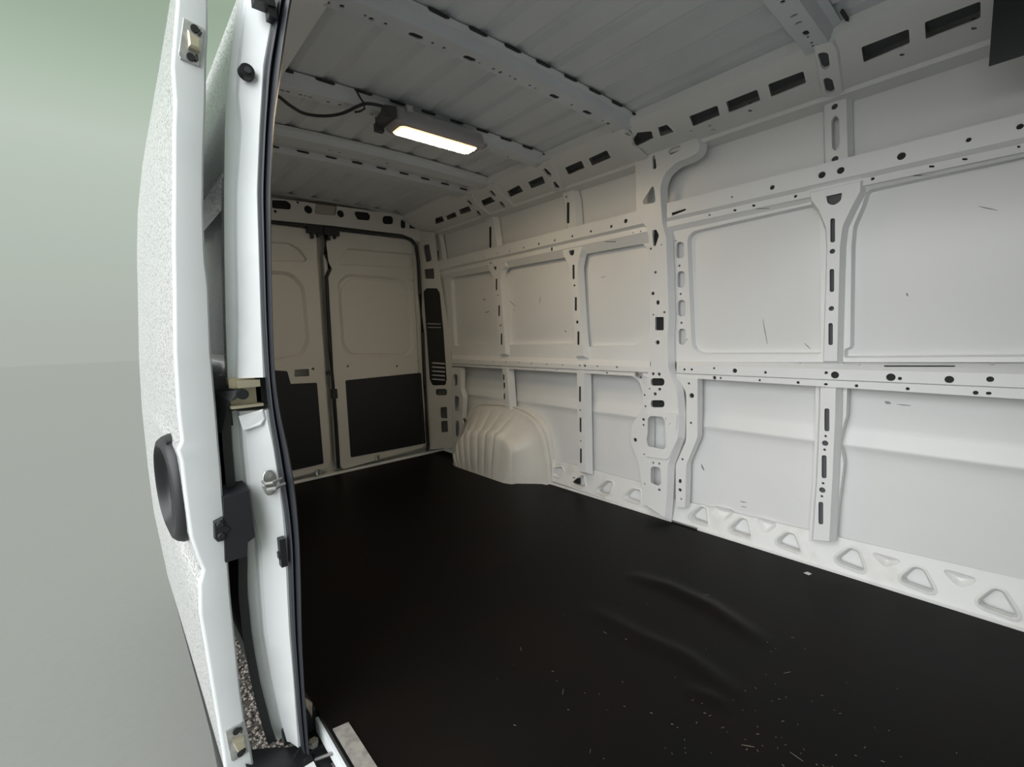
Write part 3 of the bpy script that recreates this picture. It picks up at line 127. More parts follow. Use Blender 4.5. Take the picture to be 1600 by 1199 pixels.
'edge_plate_r':(((1.805,0,0),(0,1,0),(0,0,1),(1,0,0)),[(3.1384,.7395),(3.0223,.7374),(3.0145,.7364),(3.0086,.7337),(3.0047,.7292),(3.0028,.7231),(3.0027,.7153),(3.0177,.5751),(3.0178,.573),(3.0177,.5708),(3.0174,.5688),(3.0168,.5667),(3.016,.5647),(2.99,.5077),(2.9887,.5043),(2.9878,.501),(2.9873,.4975),(2.9873,.494),(2.9876,.4905),(3.0094,.3544),(3.0096,.3529),(3.0097,.3515),(3.0097,.35),(3.0097,.3485),(3.0096,.3471),(2.9899,.1167),(3.1842,-.0395),(3.1615,.3333)],[('p',[(3.116,.6608),(3.1147,.6677),(3.112,.6732),(3.1078,.6772),(3.1023,.6797),(3.0954,.6808),(3.077,.6816),(3.0683,.6811),(3.0616,.6784),(3.0571,.6738),(3.0546,.667),(3.0544,.6582),(3.0581,.6105),(3.0594,.6037),(3.0621,.5983),(3.0661,.5943),(3.0716,.5917),(3.0784,.5905),(3.0969,.5893),(3.1058,.5897),(3.1126,.5923),(3.1172,.597),(3.1197,.6038),(3.12,.6128)],.004,0,0),('p',[(3.1148,.4835),(3.1134,.4908),(3.1106,.4966),(3.1062,.5009),(3.1004,.5038),(3.0931,.5052),(3.0735,.5068),(3.0636,.5065),(3.0561,.5038),(3.051,.4987),(3.0482,.4912),(3.0479,.4813),(3.054,.4037),(3.0553,.3966),(3.0581,.3908),(3.0623,.3865),(3.068,.3835),(3.0751,.382),(3.095,.3798),(3.1052,.3799),(3.1129,.3825),(3.1181,.3875),(3.1208,.3952),(3.1212,.4053)],.004,0,0),('p',[(3.1152,.2846),(3.114,.2906),(3.1117,.2955),(3.1081,.2992),(3.1034,.3017),(3.0974,.3031),(3.0809,.3051),(3.0722,.3052),(3.0655,.3031),(3.0609,.2988),(3.0585,.2922),(3.0582,.2834),(3.0657,.188),(3.0668,.1821),(3.069,.1773),(3.0725,.1736),(3.0771,.171),(3.0829,.1695),(3.0997,.167),(3.1087,.1666),(3.1155,.1686),(3.1202,.1729),(3.1226,.1796),(3.1229,.1887)],.004,0,0)],(.04,.004)),
'post_f_top':(((1.835,0,0),(0,1,0),(0,0,1),(1,0,0)),[(.5904,1.8491),(.5221,1.8404),(.5152,1.7231),(.5064,1.5772),(.5759,1.583),(.5838,1.7101)],[('p',[(.5641,1.7398),(.5641,1.7435),(.5636,1.747),(.5626,1.7504),(.5611,1.7537),(.5592,1.7568),(.5587,1.7574),(.5565,1.7598),(.5542,1.7611),(.552,1.7611),(.5497,1.7599),(.5474,1.7576),(.5455,1.7551),(.5434,1.752),(.5417,1.7488),(.5405,1.7455),(.5397,1.742),(.5392,1.7383),(.5351,1.6622),(.5351,1.6587),(.5355,1.6553),(.5363,1.6519),(.5375,1.6487),(.539,1.6455),(.5421,1.6403),(.5439,1.6377),(.5459,1.6364),(.5479,1.6362),(.5501,1.6373),(.5523,1.6395),(.5528,1.64),(.5549,1.6429),(.5565,1.646),(.5578,1.6492),(.5586,1.6525),(.559,1.656)],.012,.002,0),('c',.5559,1.7938,.01),('c',.5472,1.6053,.011)],(.03,.012)),
'post_r1_top':(((1.835,0,0),(0,1,0),(0,0,1),(1,0,0)),[(1.919,1.8316),(1.855,1.826),(1.829,1.7489),(1.8148,1.583),(1.8753,1.5785),(1.8988,1.7234)],[('p',[(1.8943,1.786),(1.8936,1.7889),(1.8917,1.7904),(1.8887,1.7903),(1.8874,1.79),(1.8848,1.7888),(1.8833,1.7869),(1.8829,1.7841),(1.883,1.7802),(1.8837,1.7772),(1.8855,1.7758),(1.8886,1.7759),(1.8899,1.7761),(1.8924,1.7773),(1.8939,1.7792),(1.8944,1.782)],.004,0,0),('p',[(1.8861,1.7422),(1.8848,1.7477),(1.8814,1.7504),(1.8757,1.7503),(1.8734,1.7498),(1.8686,1.7477),(1.8657,1.7441),(1.8649,1.7389),(1.8674,1.6374),(1.8687,1.6318),(1.8722,1.629),(1.8779,1.6289),(1.8799,1.6293),(1.8849,1.6313),(1.8879,1.635),(1.8887,1.6403)],.004,0,0)],(.03,.03)),
'post_r2_top':(((1.835,0,0),(0,1,0),(0,0,1),(1,0,0)),[(2.6699,1.8535),(2.5975,1.8507),(2.5677,1.7708),(2.5332,1.5677),(2.594,1.5643),(2.6396,1.7348)],[('p',[(2.6216,1.7397),(2.6208,1.7442),(2.6191,1.7476),(2.6164,1.7497),(2.6128,1.7505),(2.6082,1.7502),(2.606,1.7498),(2.6019,1.7485),(2.5987,1.7465),(2.5965,1.7437),(2.5953,1.7401),(2.5951,1.7358),(2.6023,1.615),(2.6031,1.6104),(2.6048,1.607),(2.6075,1.6048),(2.6112,1.6038),(2.6158,1.604),(2.6176,1.6043),(2.6219,1.6055),(2.6252,1.6075),(2.6275,1.6103),(2.6287,1.6139),(2.629,1.6184)],.004,0,0)],(.03,.03)),
'post_r3_top':(((1.835,0,0),(0,1,0),(0,0,1),(1,0,0)),[(3.3374,1.8633),(3.2823,1.8603),(3.253,1.7334),(3.2251,1.5929),(3.2991,1.5883),(3.3344,1.7466)],[('p',[(3.3141,1.6804),(3.3133,1.6846),(3.3115,1.6877),(3.309,1.6898),(3.3055,1.6907),(3.3012,1.6905),(3.3,1.6903),(3.2959,1.6892),(3.2928,1.6873),(3.2907,1.6847),(3.2896,1.6812),(3.2896,1.6769),(3.294,1.6288),(3.2948,1.6246),(3.2966,1.6215),(3.2992,1.6194),(3.3026,1.6185),(3.3069,1.6186),(3.308,1.6187),(3.3121,1.6198),(3.3153,1.6216),(3.3174,1.6243),(3.3185,1.6278),(3.3186,1.6322)],.004,0,0)],(.03,.015)),
'roof_rail':(((1.6,0,1.914),(.9203,0,-.3911),(0,1,0),(.3911,0,.9203)),[(0,-.6),(.2173,-.6),(.2173,3.42),(0,3.42)],[('p',[(.0784,1.0387),(.0756,1.0377),(.074,1.0357),(.0734,1.0328),(.0738,.9254),(.0747,.9214),(.0771,.9195),(.0812,.9196),(.1239,.9292),(.1265,.9303),(.128,.9321),(.1286,.9348),(.1333,1.0407),(.1327,1.0447),(.1303,1.0468),(.1263,1.0469)],.004,0,0),('p',[(.078,.8837),(.0753,.8826),(.0737,.8807),(.0732,.8778),(.0729,.7728),(.0736,.7691),(.0759,.7671),(.0796,.7668),(.1238,.7723),(.1267,.7732),(.1284,.7752),(.1291,.7781),(.1326,.8868),(.1319,.8908),(.1296,.8928),(.1255,.8929)],.004,0,0),('p',[(.0747,.7269),(.0718,.7258),(.0701,.7238),(.0696,.7208),(.0721,.6172),(.0729,.6137),(.0751,.6117),(.0787,.6114),(.1229,.6158),(.1258,.6167),(.1276,.6186),(.1283,.6216),(.133,.7285),(.1324,.7324),(.1301,.7344),(.1261,.7347)],.004,0,0),('p',[(.0742,.4436),(.0711,.4428),(.0692,.4407),(.0687,.4375),(.07,.3307),(.0708,.3272),(.0729,.3253),(.0765,.3248),(.1202,.3279),(.1232,.3287),(.125,.3305),(.1258,.3334),(.1334,.4409),(.1329,.4446),(.1308,.4468),(.127,.4473)],.004,0,0),('p',[(.0746,.2879),(.0714,.2871),(.0695,.285),(.069,.2818),(.0723,.1756),(.073,.1723),(.0751,.1704),(.0785,.1698),(.1252,.1714),(.1283,.1722),(.1303,.1741),(.131,.1773),(.1333,.2849),(.1327,.2885),(.1305,.2905),(.127,.291)],.004,0,0),('p',[(.0723,1.1838),(.0699,1.1824),(.0685,1.1804),(.0682,1.1777),(.0701,1.1448),(.0708,1.1419),(.0725,1.1401),(.0753,1.1392),(.117,1.1342),(.1208,1.1345),(.1231,1.1365),(.1237,1.1402),(.1226,1.1917),(.1217,1.1959),(.1191,1.1978),(.1148,1.1973)],.004,0,0),('p',[(.0845,1.3226),(.0831,1.3221),(.0818,1.3213),(.0808,1.3202),(.0523,1.2801),(.0514,1.2784),(.0511,1.2765),(.0516,1.2745),(.0713,1.2232),(.0731,1.2204),(.0756,1.2192),(.0789,1.2197),(.111,1.2308),(.113,1.232),(.1144,1.2336),(.115,1.2358),(.1247,1.3225),(.1243,1.3269),(.1219,1.3291),(.1175,1.3291)],.004,0,0),('p',[(.0889,.135),(.0856,.1343),(.0837,.1323),(.083,.129),(.0838,.0391),(.0844,.0359),(.0864,.0339),(.0896,.0331),(.1322,.0317),(.1356,.0322),(.1376,.0341),(.1384,.0374),(.1431,.1295),(.1426,.1331),(.1406,.1352),(.137,.1358)],.004,0,0),('p',[(.0935,1.5954),(.0913,1.5942),(.0899,1.5925),(.0893,1.5901),(.0815,1.481),(.0821,1.4767),(.0845,1.4746),(.0889,1.4747),(.1316,1.4846),(.134,1.4857),(.1356,1.4875),(.1362,1.4901),(.143,1.6022),(.1423,1.6067),(.1397,1.6088),(.1352,1.6083)],.004,0,0),('p',[(.0927,1.7584),(.0906,1.7572),(.0892,1.7554),(.0887,1.753),(.0837,1.6466),(.0844,1.6421),(.0871,1.6401),(.0917,1.6407),(.1362,1.6561),(.1384,1.6573),(.1397,1.6591),(.1402,1.6616),(.143,1.7673),(.1422,1.7718),(.1395,1.7738),(.135,1.7731)],.004,0,0),('p',[(.0927,2.0536),(.0907,2.0524),(.0895,2.0506),(.089,2.0483),(.0848,1.9368),(.0856,1.9316),(.0885,1.9298),(.0935,1.9312),(.1393,1.954),(.1411,1.9553),(.1422,1.957),(.1426,1.9592),(.1443,2.0661),(.1434,2.0708),(.1406,2.0727),(.1359,2.0717)],.004,0,0),('p',[(.0998,2.2495),(.0981,2.2484),(.0969,2.2467),(.0964,2.2447),(.0854,2.1336),(.0859,2.1286),(.0886,2.1265),(.0935,2.1274),(.1385,2.1442),(.1405,2.1454),(.1418,2.1471),(.1424,2.1494),(.1498,2.2631),(.1492,2.2682),(.1463,2.2702),(.1413,2.2689)],.004,0,0),('p',[(.0943,2.5112),(.0927,2.5099),(.0918,2.5082),(.0914,2.5062),(.0881,2.3994),(.0889,2.3943),(.0918,2.3925),(.0967,2.3938),(.1352,2.4128),(.137,2.4141),(.1381,2.4158),(.1386,2.4179),(.1437,2.5305),(.1429,2.5362),(.1398,2.538),(.1345,2.5359)],.004,0,0),('p',[(.0976,2.774),(.0964,2.7727),(.0957,2.7712),(.0955,2.7695),(.0945,2.6623),(.0956,2.6566),(.0987,2.6549),(.104,2.6573),(.1458,2.6865),(.1473,2.6879),(.1481,2.6897),(.1483,2.6918),(.1425,2.8001),(.1411,2.806),(.1378,2.8075),(.1326,2.8044)],.004,0,0),('p',[(.1098,2.9551),(.1089,2.954),(.1082,2.9527),(.1079,2.9512),(.1003,2.8414),(.101,2.8347),(.1042,2.833),(.1101,2.8364),(.147,2.8666),(.1482,2.868),(.149,2.8695),(.1492,2.8714),(.1475,2.9767),(.1462,2.9832),(.1429,2.9846),(.1374,2.981)],.004,0,0),('p',[(.0928,3.081),(.0922,3.08),(.0919,3.0789),(.0918,3.0778),(.0914,2.997),(.0925,2.9903),(.0959,2.9888),(.1015,2.9926),(.1459,3.0339),(.1469,3.0353),(.1476,3.0368),(.1478,3.0384),(.1457,3.1415),(.1443,3.1504),(.1406,3.1515),(.1346,3.1447)],.004,0,0),('p',[(.116,1.4191),(.1136,1.4179),(.1122,1.4161),(.1116,1.4135),(.11,1.3674),(.1107,1.363),(.1133,1.361),(.1177,1.3615),(.1248,1.3637),(.127,1.3649),(.1285,1.3667),(.129,1.3692),(.1304,1.4149),(.1297,1.4191),(.1272,1.4211),(.1229,1.4209)],.004,0,0),('c',.1613,.9878,.006),('p',[(.1834,.9907),(.1823,.9899),(.1819,.9889),(.1823,.9876),(.189,.9752),(.1898,.9743),(.1907,.974),(.1918,.9742),(.1946,.9754),(.1957,.9761),(.1961,.9772),(.1957,.9785),(.189,.9909),(.1883,.9918),(.1873,.9921),(.1861,.9919)],.004,0,0),('p',[(.1563,.8276),(.1536,.8259),(.1528,.8236),(.1537,.8206),(.1549,.8186),(.1567,.8163),(.1592,.8154),(.1621,.8159),(.1632,.8163),(.1659,.8179),(.1668,.8202),(.1658,.8232),(.1647,.8252),(.1628,.8275),(.1603,.8284),(.1574,.828)],.004,0,0),('p',[(.1551,.357),(.1525,.3562),(.1516,.3544),(.1526,.3518),(.1553,.3475),(.1567,.3459),(.1586,.345),(.1607,.3449),(.163,.3452),(.1656,.3461),(.1665,.3478),(.1655,.3504),(.1628,.3547),(.1614,.3564),(.1595,.3572),(.1573,.3573)],.004,0,0),('p',[(.155,.1918),(.1525,.1912),(.1518,.1898),(.1527,.1874),(.156,.1825),(.1572,.1811),(.1587,.1804),(.1605,.1802),(.1629,.1803),(.1653,.1808),(.1661,.1823),(.1651,.1846),(.1619,.1896),(.1607,.1909),(.1592,.1917),(.1574,.1919)],.004,0,0),('c',.1527,1.0666,.005)],(0,0)),
'gusset_f':(((1.5945,0,1.9011),(.9203,0,-.3911),(0,1,0),(.3911,0,.9203)),[(-.0213,.5527),(-.0076,.5054),(.0331,.5014),(.202,.5208),(.2106,.5228),(.2166,.5265),(.2199,.5318),(.2206,.5387),(.2186,.5474),(.2117,.567),(.209,.5725),(.2056,.5765),(.2013,.5791),(.1961,.5803),(.1901,.5802),(.1085,.5689)],[('p',[(.0254,.5532),(.02,.5525),(.0164,.5507),(.0145,.5477),(.0144,.5437),(.0161,.5385),(.0168,.5368),(.0196,.5318),(.0231,.5282),(.0273,.5259),(.0323,.5248),(.0379,.525),(.077,.5305),(.0801,.5312),(.0827,.5324),(.0848,.5342),(.0866,.5366),(.0878,.5394),(.0881,.5401),(.0887,.543),(.0885,.5455),(.0875,.5475),(.0856,.5492),(.0829,.5504),(.0746,.553),(.0733,.5534),(.0721,.5537),(.0708,.5539),(.0695,.554),(.0682,.554)],.012,0,0),('p',[(.1318,.5619),(.1295,.5614),(.1277,.5605),(.1263,.5591),(.1255,.5572),(.1251,.5549),(.1251,.5544),(.1252,.5519),(.1257,.5497),(.1267,.5478),(.1282,.5461),(.1301,.5446),(.1371,.5402),(.1394,.5389),(.1417,.538),(.1441,.5374),(.1466,.5371),(.1492,.5371),(.186,.5397),(.1895,.5402),(.1926,.5413),(.1954,.5429),(.1979,.5451),(.2001,.5478),(.2005,.5484),(.2021,.5513),(.2026,.554),(.2021,.5565),(.2006,.5588),(.1981,.561),(.1942,.5637),(.1917,.5651),(.1891,.5662),(.1864,.5669),(.1837,.5672),(.1808,.567)],.012,0,0)],(.014,.004)),
'gusset_1':(((1.5945,0,1.9011),(.9203,0,-.3911),(0,1,0),(.3911,0,.9203)),[(-.0126,1.3719),(-.0104,1.3081),(.0433,1.3032),(.1023,1.3303),(.2236,1.3129),(.2155,1.3591),(.0978,1.4208)],[('p',[(.02,1.3206),(.0133,1.3212),(.0115,1.3185),(.0144,1.3126),(.0195,1.3053),(.0221,1.3025),(.0253,1.3011),(.0292,1.3011),(.0362,1.3021),(.0398,1.3034),(.041,1.3059),(.0399,1.3096),(.0383,1.3126),(.0367,1.3149),(.0346,1.3165),(.032,1.3176)],.012,0,0)],(.01,.004)),
'gusset_2':(((1.5945,0,1.9011),(.9203,0,-.3911),(0,1,0),(.3911,0,.9203)),[(.0036,1.8742),(.0013,1.7891),(.0626,1.8033),(.2112,1.8699),(.215,1.8721),(.2181,1.8747),(.2204,1.8779),(.2221,1.8817),(.2229,1.886),(.2269,1.9221),(.2271,1.9349),(.2242,1.9432),(.2184,1.9472),(.2095,1.9468),(.1977,1.9419),(.1124,1.8968)],[('p',[(.0379,1.871),(.0343,1.8698),(.0316,1.8679),(.0297,1.8654),(.0287,1.8623),(.0285,1.8585),(.0287,1.8563),(.0294,1.8522),(.031,1.8491),(.0334,1.847),(.0367,1.8459),(.0408,1.8457),(.0783,1.8486),(.0801,1.8488),(.0817,1.8493),(.0833,1.85),(.0847,1.851),(.0861,1.8522),(.0953,1.8619),(.0976,1.8648),(.0985,1.8676),(.0983,1.8703),(.0967,1.8728),(.0939,1.8752),(.089,1.8786),(.0872,1.8796),(.0854,1.8803),(.0835,1.8807),(.0816,1.8807),(.0796,1.8804)],.012,0,0),('p',[(.1478,1.8934),(.1457,1.8921),(.144,1.8905),(.1427,1.8886),(.1418,1.8864),(.1413,1.884),(.1409,1.8807),(.1409,1.8775),(.1417,1.8752),(.1433,1.8738),(.1457,1.8732),(.1489,1.8736),(.1911,1.8825),(.1928,1.883),(.1945,1.8838),(.1959,1.8847),(.1972,1.8859),(.1984,1.8873),(.2058,1.8978),(.2075,1.9009),(.2081,1.9037),(.2075,1.9063),(.2058,1.9087),(.203,1.9109),(.1994,1.913),(.1972,1.9141),(.1949,1.9147),(.1926,1.9148),(.1903,1.9143),(.1879,1.9134)],.012,0,0)],(.014,.004)),
'gusset_3':(((1.5945,0,1.9011),(.9203,0,-.3911),(0,1,0),(.3911,0,.9203)),[(.0054,2.3598),(.0053,2.2638),(.092,2.3005),(.234,2.3123),(.2362,2.3873),(.1055,2.389)],[('p',[(.0357,2.3505),(.0308,2.3482),(.0283,2.3444),(.0282,2.339),(.0299,2.3293),(.0323,2.3234),(.0366,2.3208),(.0428,2.3215),(.0782,2.3327),(.0803,2.3336),(.0821,2.335),(.0835,2.3367),(.0915,2.3488),(.0933,2.3533),(.092,2.3565),(.0876,2.3585),(.0804,2.3603),(.0788,2.3605),(.0772,2.3605),(.0757,2.3602)],.012,0,0),('p',[(.1461,2.3733),(.1433,2.371),(.1416,2.368),(.1411,2.3644),(.1413,2.3592),(.1425,2.3539),(.1458,2.3516),(.1513,2.3523),(.1903,2.3657),(.1926,2.3667),(.1944,2.3683),(.1959,2.3704),(.2044,2.386),(.2058,2.391),(.2043,2.3945),(.1996,2.3966),(.1934,2.398),(.1908,2.3983),(.1884,2.3979),(.186,2.3969)],.012,0,0)],(.014,.004)),
'gusset_4':(((1.5945,0,1.9011),(.9203,0,-.3911),(0,1,0),(.3911,0,.9203)),[(.0046,2.5994),(.0124,2.5072),(.0994,2.5571),(.222,2.5645),(.2323,2.6593),(.1019,2.6326)],[('p',[(.0399,2.5977),(.036,2.5953),(.0339,2.5918),(.0336,2.5872),(.0346,2.5793),(.0368,2.5726),(.0414,2.5699),(.0483,2.5712),(.0814,2.5846),(.0837,2.5858),(.0854,2.5875),(.0868,2.5896),(.0932,2.6035),(.0943,2.608),(.0926,2.6109),(.0881,2.6122),(.0806,2.6126),(.0792,2.6126),(.0778,2.6124),(.0764,2.612)],.012,0,0),('p',[(.1498,2.6303),(.1474,2.628),(.146,2.6252),(.1456,2.622),(.1458,2.6147),(.1471,2.6088),(.1507,2.6066),(.1565,2.6082),(.1935,2.6266),(.1954,2.6278),(.197,2.6295),(.1981,2.6315),(.206,2.6489),(.207,2.6533),(.2055,2.6566),(.2015,2.6588),(.1977,2.6599),(.1947,2.6604),(.1917,2.66),(.189,2.6585)],.012,0,0)],(.014,.004)),
'header':(((0,3.4,0),(1,0,0),(0,0,1),(0,1,0)),[(.3802,1.9225),(.6149,1.9341),(1.1282,1.9484),(1.7681,1.9621),(1.9154,1.9611),(1.9393,1.8485),(1.737,1.7645),(1.7039,1.7672),(1.6168,1.7863),(1.0239,1.7977),(.603,1.7889),(.3676,1.7766)],[('p',[(.6325,1.9139),(.6338,1.9186),(.6367,1.9216),(.6413,1.9231),(.7155,1.9319),(.7184,1.9321),(.7212,1.9318),(.724,1.9312),(.7266,1.9301),(.7291,1.9287),(.7397,1.9216),(.7433,1.9186),(.7459,1.9153),(.7477,1.9115),(.7485,1.9072),(.7484,1.9026),(.7468,1.8894),(.7461,1.8861),(.7448,1.8833),(.7429,1.881),(.7404,1.8791),(.7374,1.8777),(.731,1.8755),(.7299,1.8752),(.7289,1.8749),(.7278,1.8747),(.7267,1.8745),(.7256,1.8744),(.6403,1.8696),(.6341,1.8706),(.6305,1.8742),(.6298,1.8804)],.006,0,0),('c',.8615,1.894,.028),('p',[(.9123,1.9343),(.9138,1.939),(.917,1.9419),(.9218,1.943),(1.0511,1.9489),(1.058,1.9478),(1.0614,1.9437),(1.0613,1.9368),(1.0505,1.8864),(1.0487,1.8822),(1.0456,1.8795),(1.0411,1.8785),(.9162,1.8733),(.9098,1.8743),(.9064,1.878),(.9059,1.8845)],.02,0,1),('c',1.0865,1.8967,.026),('p',[(1.1938,1.9061),(1.1925,1.9096),(1.192,1.913),(1.1924,1.9162),(1.1937,1.9194),(1.1958,1.9225),(1.1971,1.924),(1.1995,1.9264),(1.2021,1.9283),(1.2049,1.9297),(1.208,1.9306),(1.2113,1.931),(1.2884,1.9352),(1.2922,1.935),(1.2958,1.9343),(1.299,1.9329),(1.302,1.9308),(1.3047,1.9281),(1.3081,1.9241),(1.3106,1.9205),(1.3123,1.9168),(1.313,1.913),(1.3129,1.9089),(1.3119,1.9047),(1.307,1.8904),(1.3049,1.8858),(1.3021,1.8822),(1.2986,1.8795),(1.2943,1.8777),(1.2893,1.8769),(1.2241,1.8727),(1.2191,1.8729),(1.2146,1.8741),(1.2108,1.8763),(1.2075,1.8796),(1.2049,1.8838)],.006,0,0),('p',[(1.4131,1.9004),(1.4148,1.9098),(1.4183,1.9174),(1.4237,1.9232),(1.4311,1.9272),(1.4403,1.9295),(1.476,1.9344),(1.4867,1.9346),(1.4948,1.9322),(1.5004,1.927),(1.5035,1.919),(1.504,1.9083),(1.5035,1.9016),(1.5019,1.8921),(1.4983,1.8844),(1.4928,1.8786),(1.4854,1.8746),(1.476,1.8724),(1.4402,1.8679),(1.4297,1.8677),(1.4216,1.8703),(1.4161,1.8754),(1.4132,1.8833),(1.4127,1.8939)],.004,0,0),('p',[(1.5665,1.9015),(1.5676,1.908),(1.5701,1.9133),(1.5739,1.9174),(1.579,1.9202),(1.5854,1.9217),(1.5901,1.9223),(1.5975,1.9225),(1.6032,1.9207),(1.607,1.9171),(1.6091,1.9116),(1.6095,1.9042),(1.6076,1.875),(1.6065,1.8685),(1.604,1.8631),(1.6002,1.8591),(1.595,1.8563),(1.5885,1.8548),(1.584,1.8543),(1.5766,1.8542),(1.571,1.856),(1.5671,1.8597),(1.565,1.8652),(1.5647,1.8726)],.004,0,0),('p',[(1.6458,1.9185),(1.6466,1.9215),(1.6484,1.9233),(1.6513,1.9241),(1.7499,1.9316),(1.7536,1.9311),(1.7558,1.929),(1.7563,1.9252),(1.7531,1.8718),(1.7523,1.8688),(1.7504,1.8669),(1.7474,1.8661),(1.6489,1.8616),(1.6452,1.8621),(1.6431,1.8643),(1.6426,1.8679)],.006,0,0),('c',.6469,1.8511,.01),('c',.7943,1.9314,.008)],(.01,0)),
'door_r':(((0,3.42,0),(1,0,0),(0,0,1),(0,1,0)),[(.9975,1.7524),(1.0006,1.7601),(1.0051,1.7662),(1.0109,1.7705),(1.0179,1.7731),(1.0262,1.774),(1.6103,1.7747),(1.6168,1.7743),(1.6231,1.7731),(1.6291,1.7711),(1.6348,1.7683),(1.6403,1.7648),(1.6788,1.736),(1.6826,1.7327),(1.6857,1.729),(1.6881,1.7248),(1.6897,1.7202),(1.6906,1.7152),(1.7043,1.5898),(1.7097,.8084),(1.7081,.0907),(1.7078,.087),(1.7069,.0836),(1.7054,.0804),(1.7032,.0776),(1.7005,.075),(1.6786,.0579),(1.6756,.0557),(1.6724,.0541),(1.669,.0528),(1.6655,.0519),(1.6618,.0515),(.9951,.0137),(.9892,.0139),(.9838,.015),(.9788,.0172),(.9743,.0204),(.9702,.0246),(.9311,.0723),(.9295,.0747),(.9282,.0772),(.9273,.0798),(.9267,.0825),(.9266,.0854),(.9472,.967),(.95,1.5893)],[('p',[(1.0747,1.5361),(1.067,1.5367),(1.0614,1.5391),(1.0579,1.5433),(1.0565,1.5492),(1.0571,1.557),(1.0607,1.5751),(1.0612,1.5771),(1.0619,1.579),(1.0628,1.5808),(1.0639,1.5826),(1.0652,1.5842),(1.1216,1.6496),(1.1254,1.6533),(1.1295,1.6562),(1.1339,1.6583),(1.1388,1.6595),(1.144,1.66),(1.6414,1.6659),(1.647,1.6654),(1.6514,1.6635),(1.6544,1.6604),(1.6561,1.656),(1.6565,1.6503),(1.6527,1.5606),(1.6515,1.5554),(1.6482,1.5522),(1.643,1.551)],.025,.006,1),('p',[(1.0323,1.3632),(1.034,1.3823),(1.0388,1.3997),(1.0467,1.4156),(1.0578,1.4299),(1.0721,1.4426),(1.0897,1.4559),(1.101,1.4634),(1.1128,1.4691),(1.1253,1.4731),(1.1382,1.4754),(1.1518,1.476),(1.5078,1.4694),(1.5285,1.4673),(1.5475,1.4619),(1.5648,1.4531),(1.5804,1.4411),(1.5944,1.4256),(1.6094,1.406),(1.6168,1.3951),(1.6225,1.3836),(1.6266,1.3715),(1.6292,1.3589),(1.63,1.3458),(1.6326,.9386),(1.6316,.9228),(1.6286,.9077),(1.6235,.8934),(1.6163,.8798),(1.607,.8669),(1.6043,.8637),(1.5936,.8528),(1.5818,.8444),(1.5688,.8387),(1.5546,.8355),(1.5394,.8348),(1.1248,.8524),(1.1064,.8549),(1.0902,.8607),(1.0761,.8698),(1.0641,.8821),(1.0542,.8978),(1.0413,.9233),(1.0374,.932),(1.0344,.9409),(1.0322,.9501),(1.0309,.9594),(1.0305,.9689)],.02,.022,1),('c',1.0676,.7894,.008),('c',1.4704,.7606,.008),('c',1.6598,.7899,.007),('c',1.6533,1.4546,.008),('c',.9376,.7137,.006)],(.03,.002)),
'door_r_inset':(((0,3.433,0),(1,0,0),(0,0,1),(0,1,0)),[(1.0633,1.3249),(1.0644,1.3385),(1.0672,1.3515),(1.0717,1.3638),(1.0779,1.3756),(1.0859,1.3867),(1.0969,1.4001),(1.1098,1.4135),(1.1241,1.4239),(1.1398,1.4312),(1.157,1.4354),(1.1756,1.4366),(1.4986,1.431),(1.5159,1.4294),(1.5318,1.4251),(1.5465,1.4181),(1.5598,1.4084),(1.5719,1.396),(1.5797,1.3868),(1.5881,1.3753),(1.5946,1.3632),(1.5993,1.3503),(1.6021,1.3368),(1.603,1.3227),(1.6034,.9569),(1.6025,.9427),(1.5997,.9292),(1.595,.9163),(1.5885,.9042),(1.5802,.8927),(1.577,.8889),(1.5667,.8785),(1.5553,.8706),(1.5429,.8651),(1.5293,.8622),(1.5146,.8618),(1.142,.8816),(1.1258,.884),(1.1115,.8891),(1.099,.8972),(1.0883,.908),(1.0795,.9218),(1.0697,.9403),(1.0655,.9494),(1.0623,.9588),(1.06,.9683),(1.0587,.9781),(1.0584,.9882)],[],(.004,.004)),
'door_r_board':(((0,3.415,0),(1,0,0),(0,0,1),(0,1,0)),[(1.0423,.6736),(1.0434,.6791),(1.0467,.6824),(1.0522,.6836),(1.6748,.6891),(1.6804,.688),(1.6837,.6847),(1.6849,.6792),(1.6925,.0927),(1.6914,.087),(1.688,.0837),(1.6823,.0826),(1.051,.0926),(1.0455,.0938),(1.0422,.0971),(1.0411,.1026)],[],(.005,.001)),
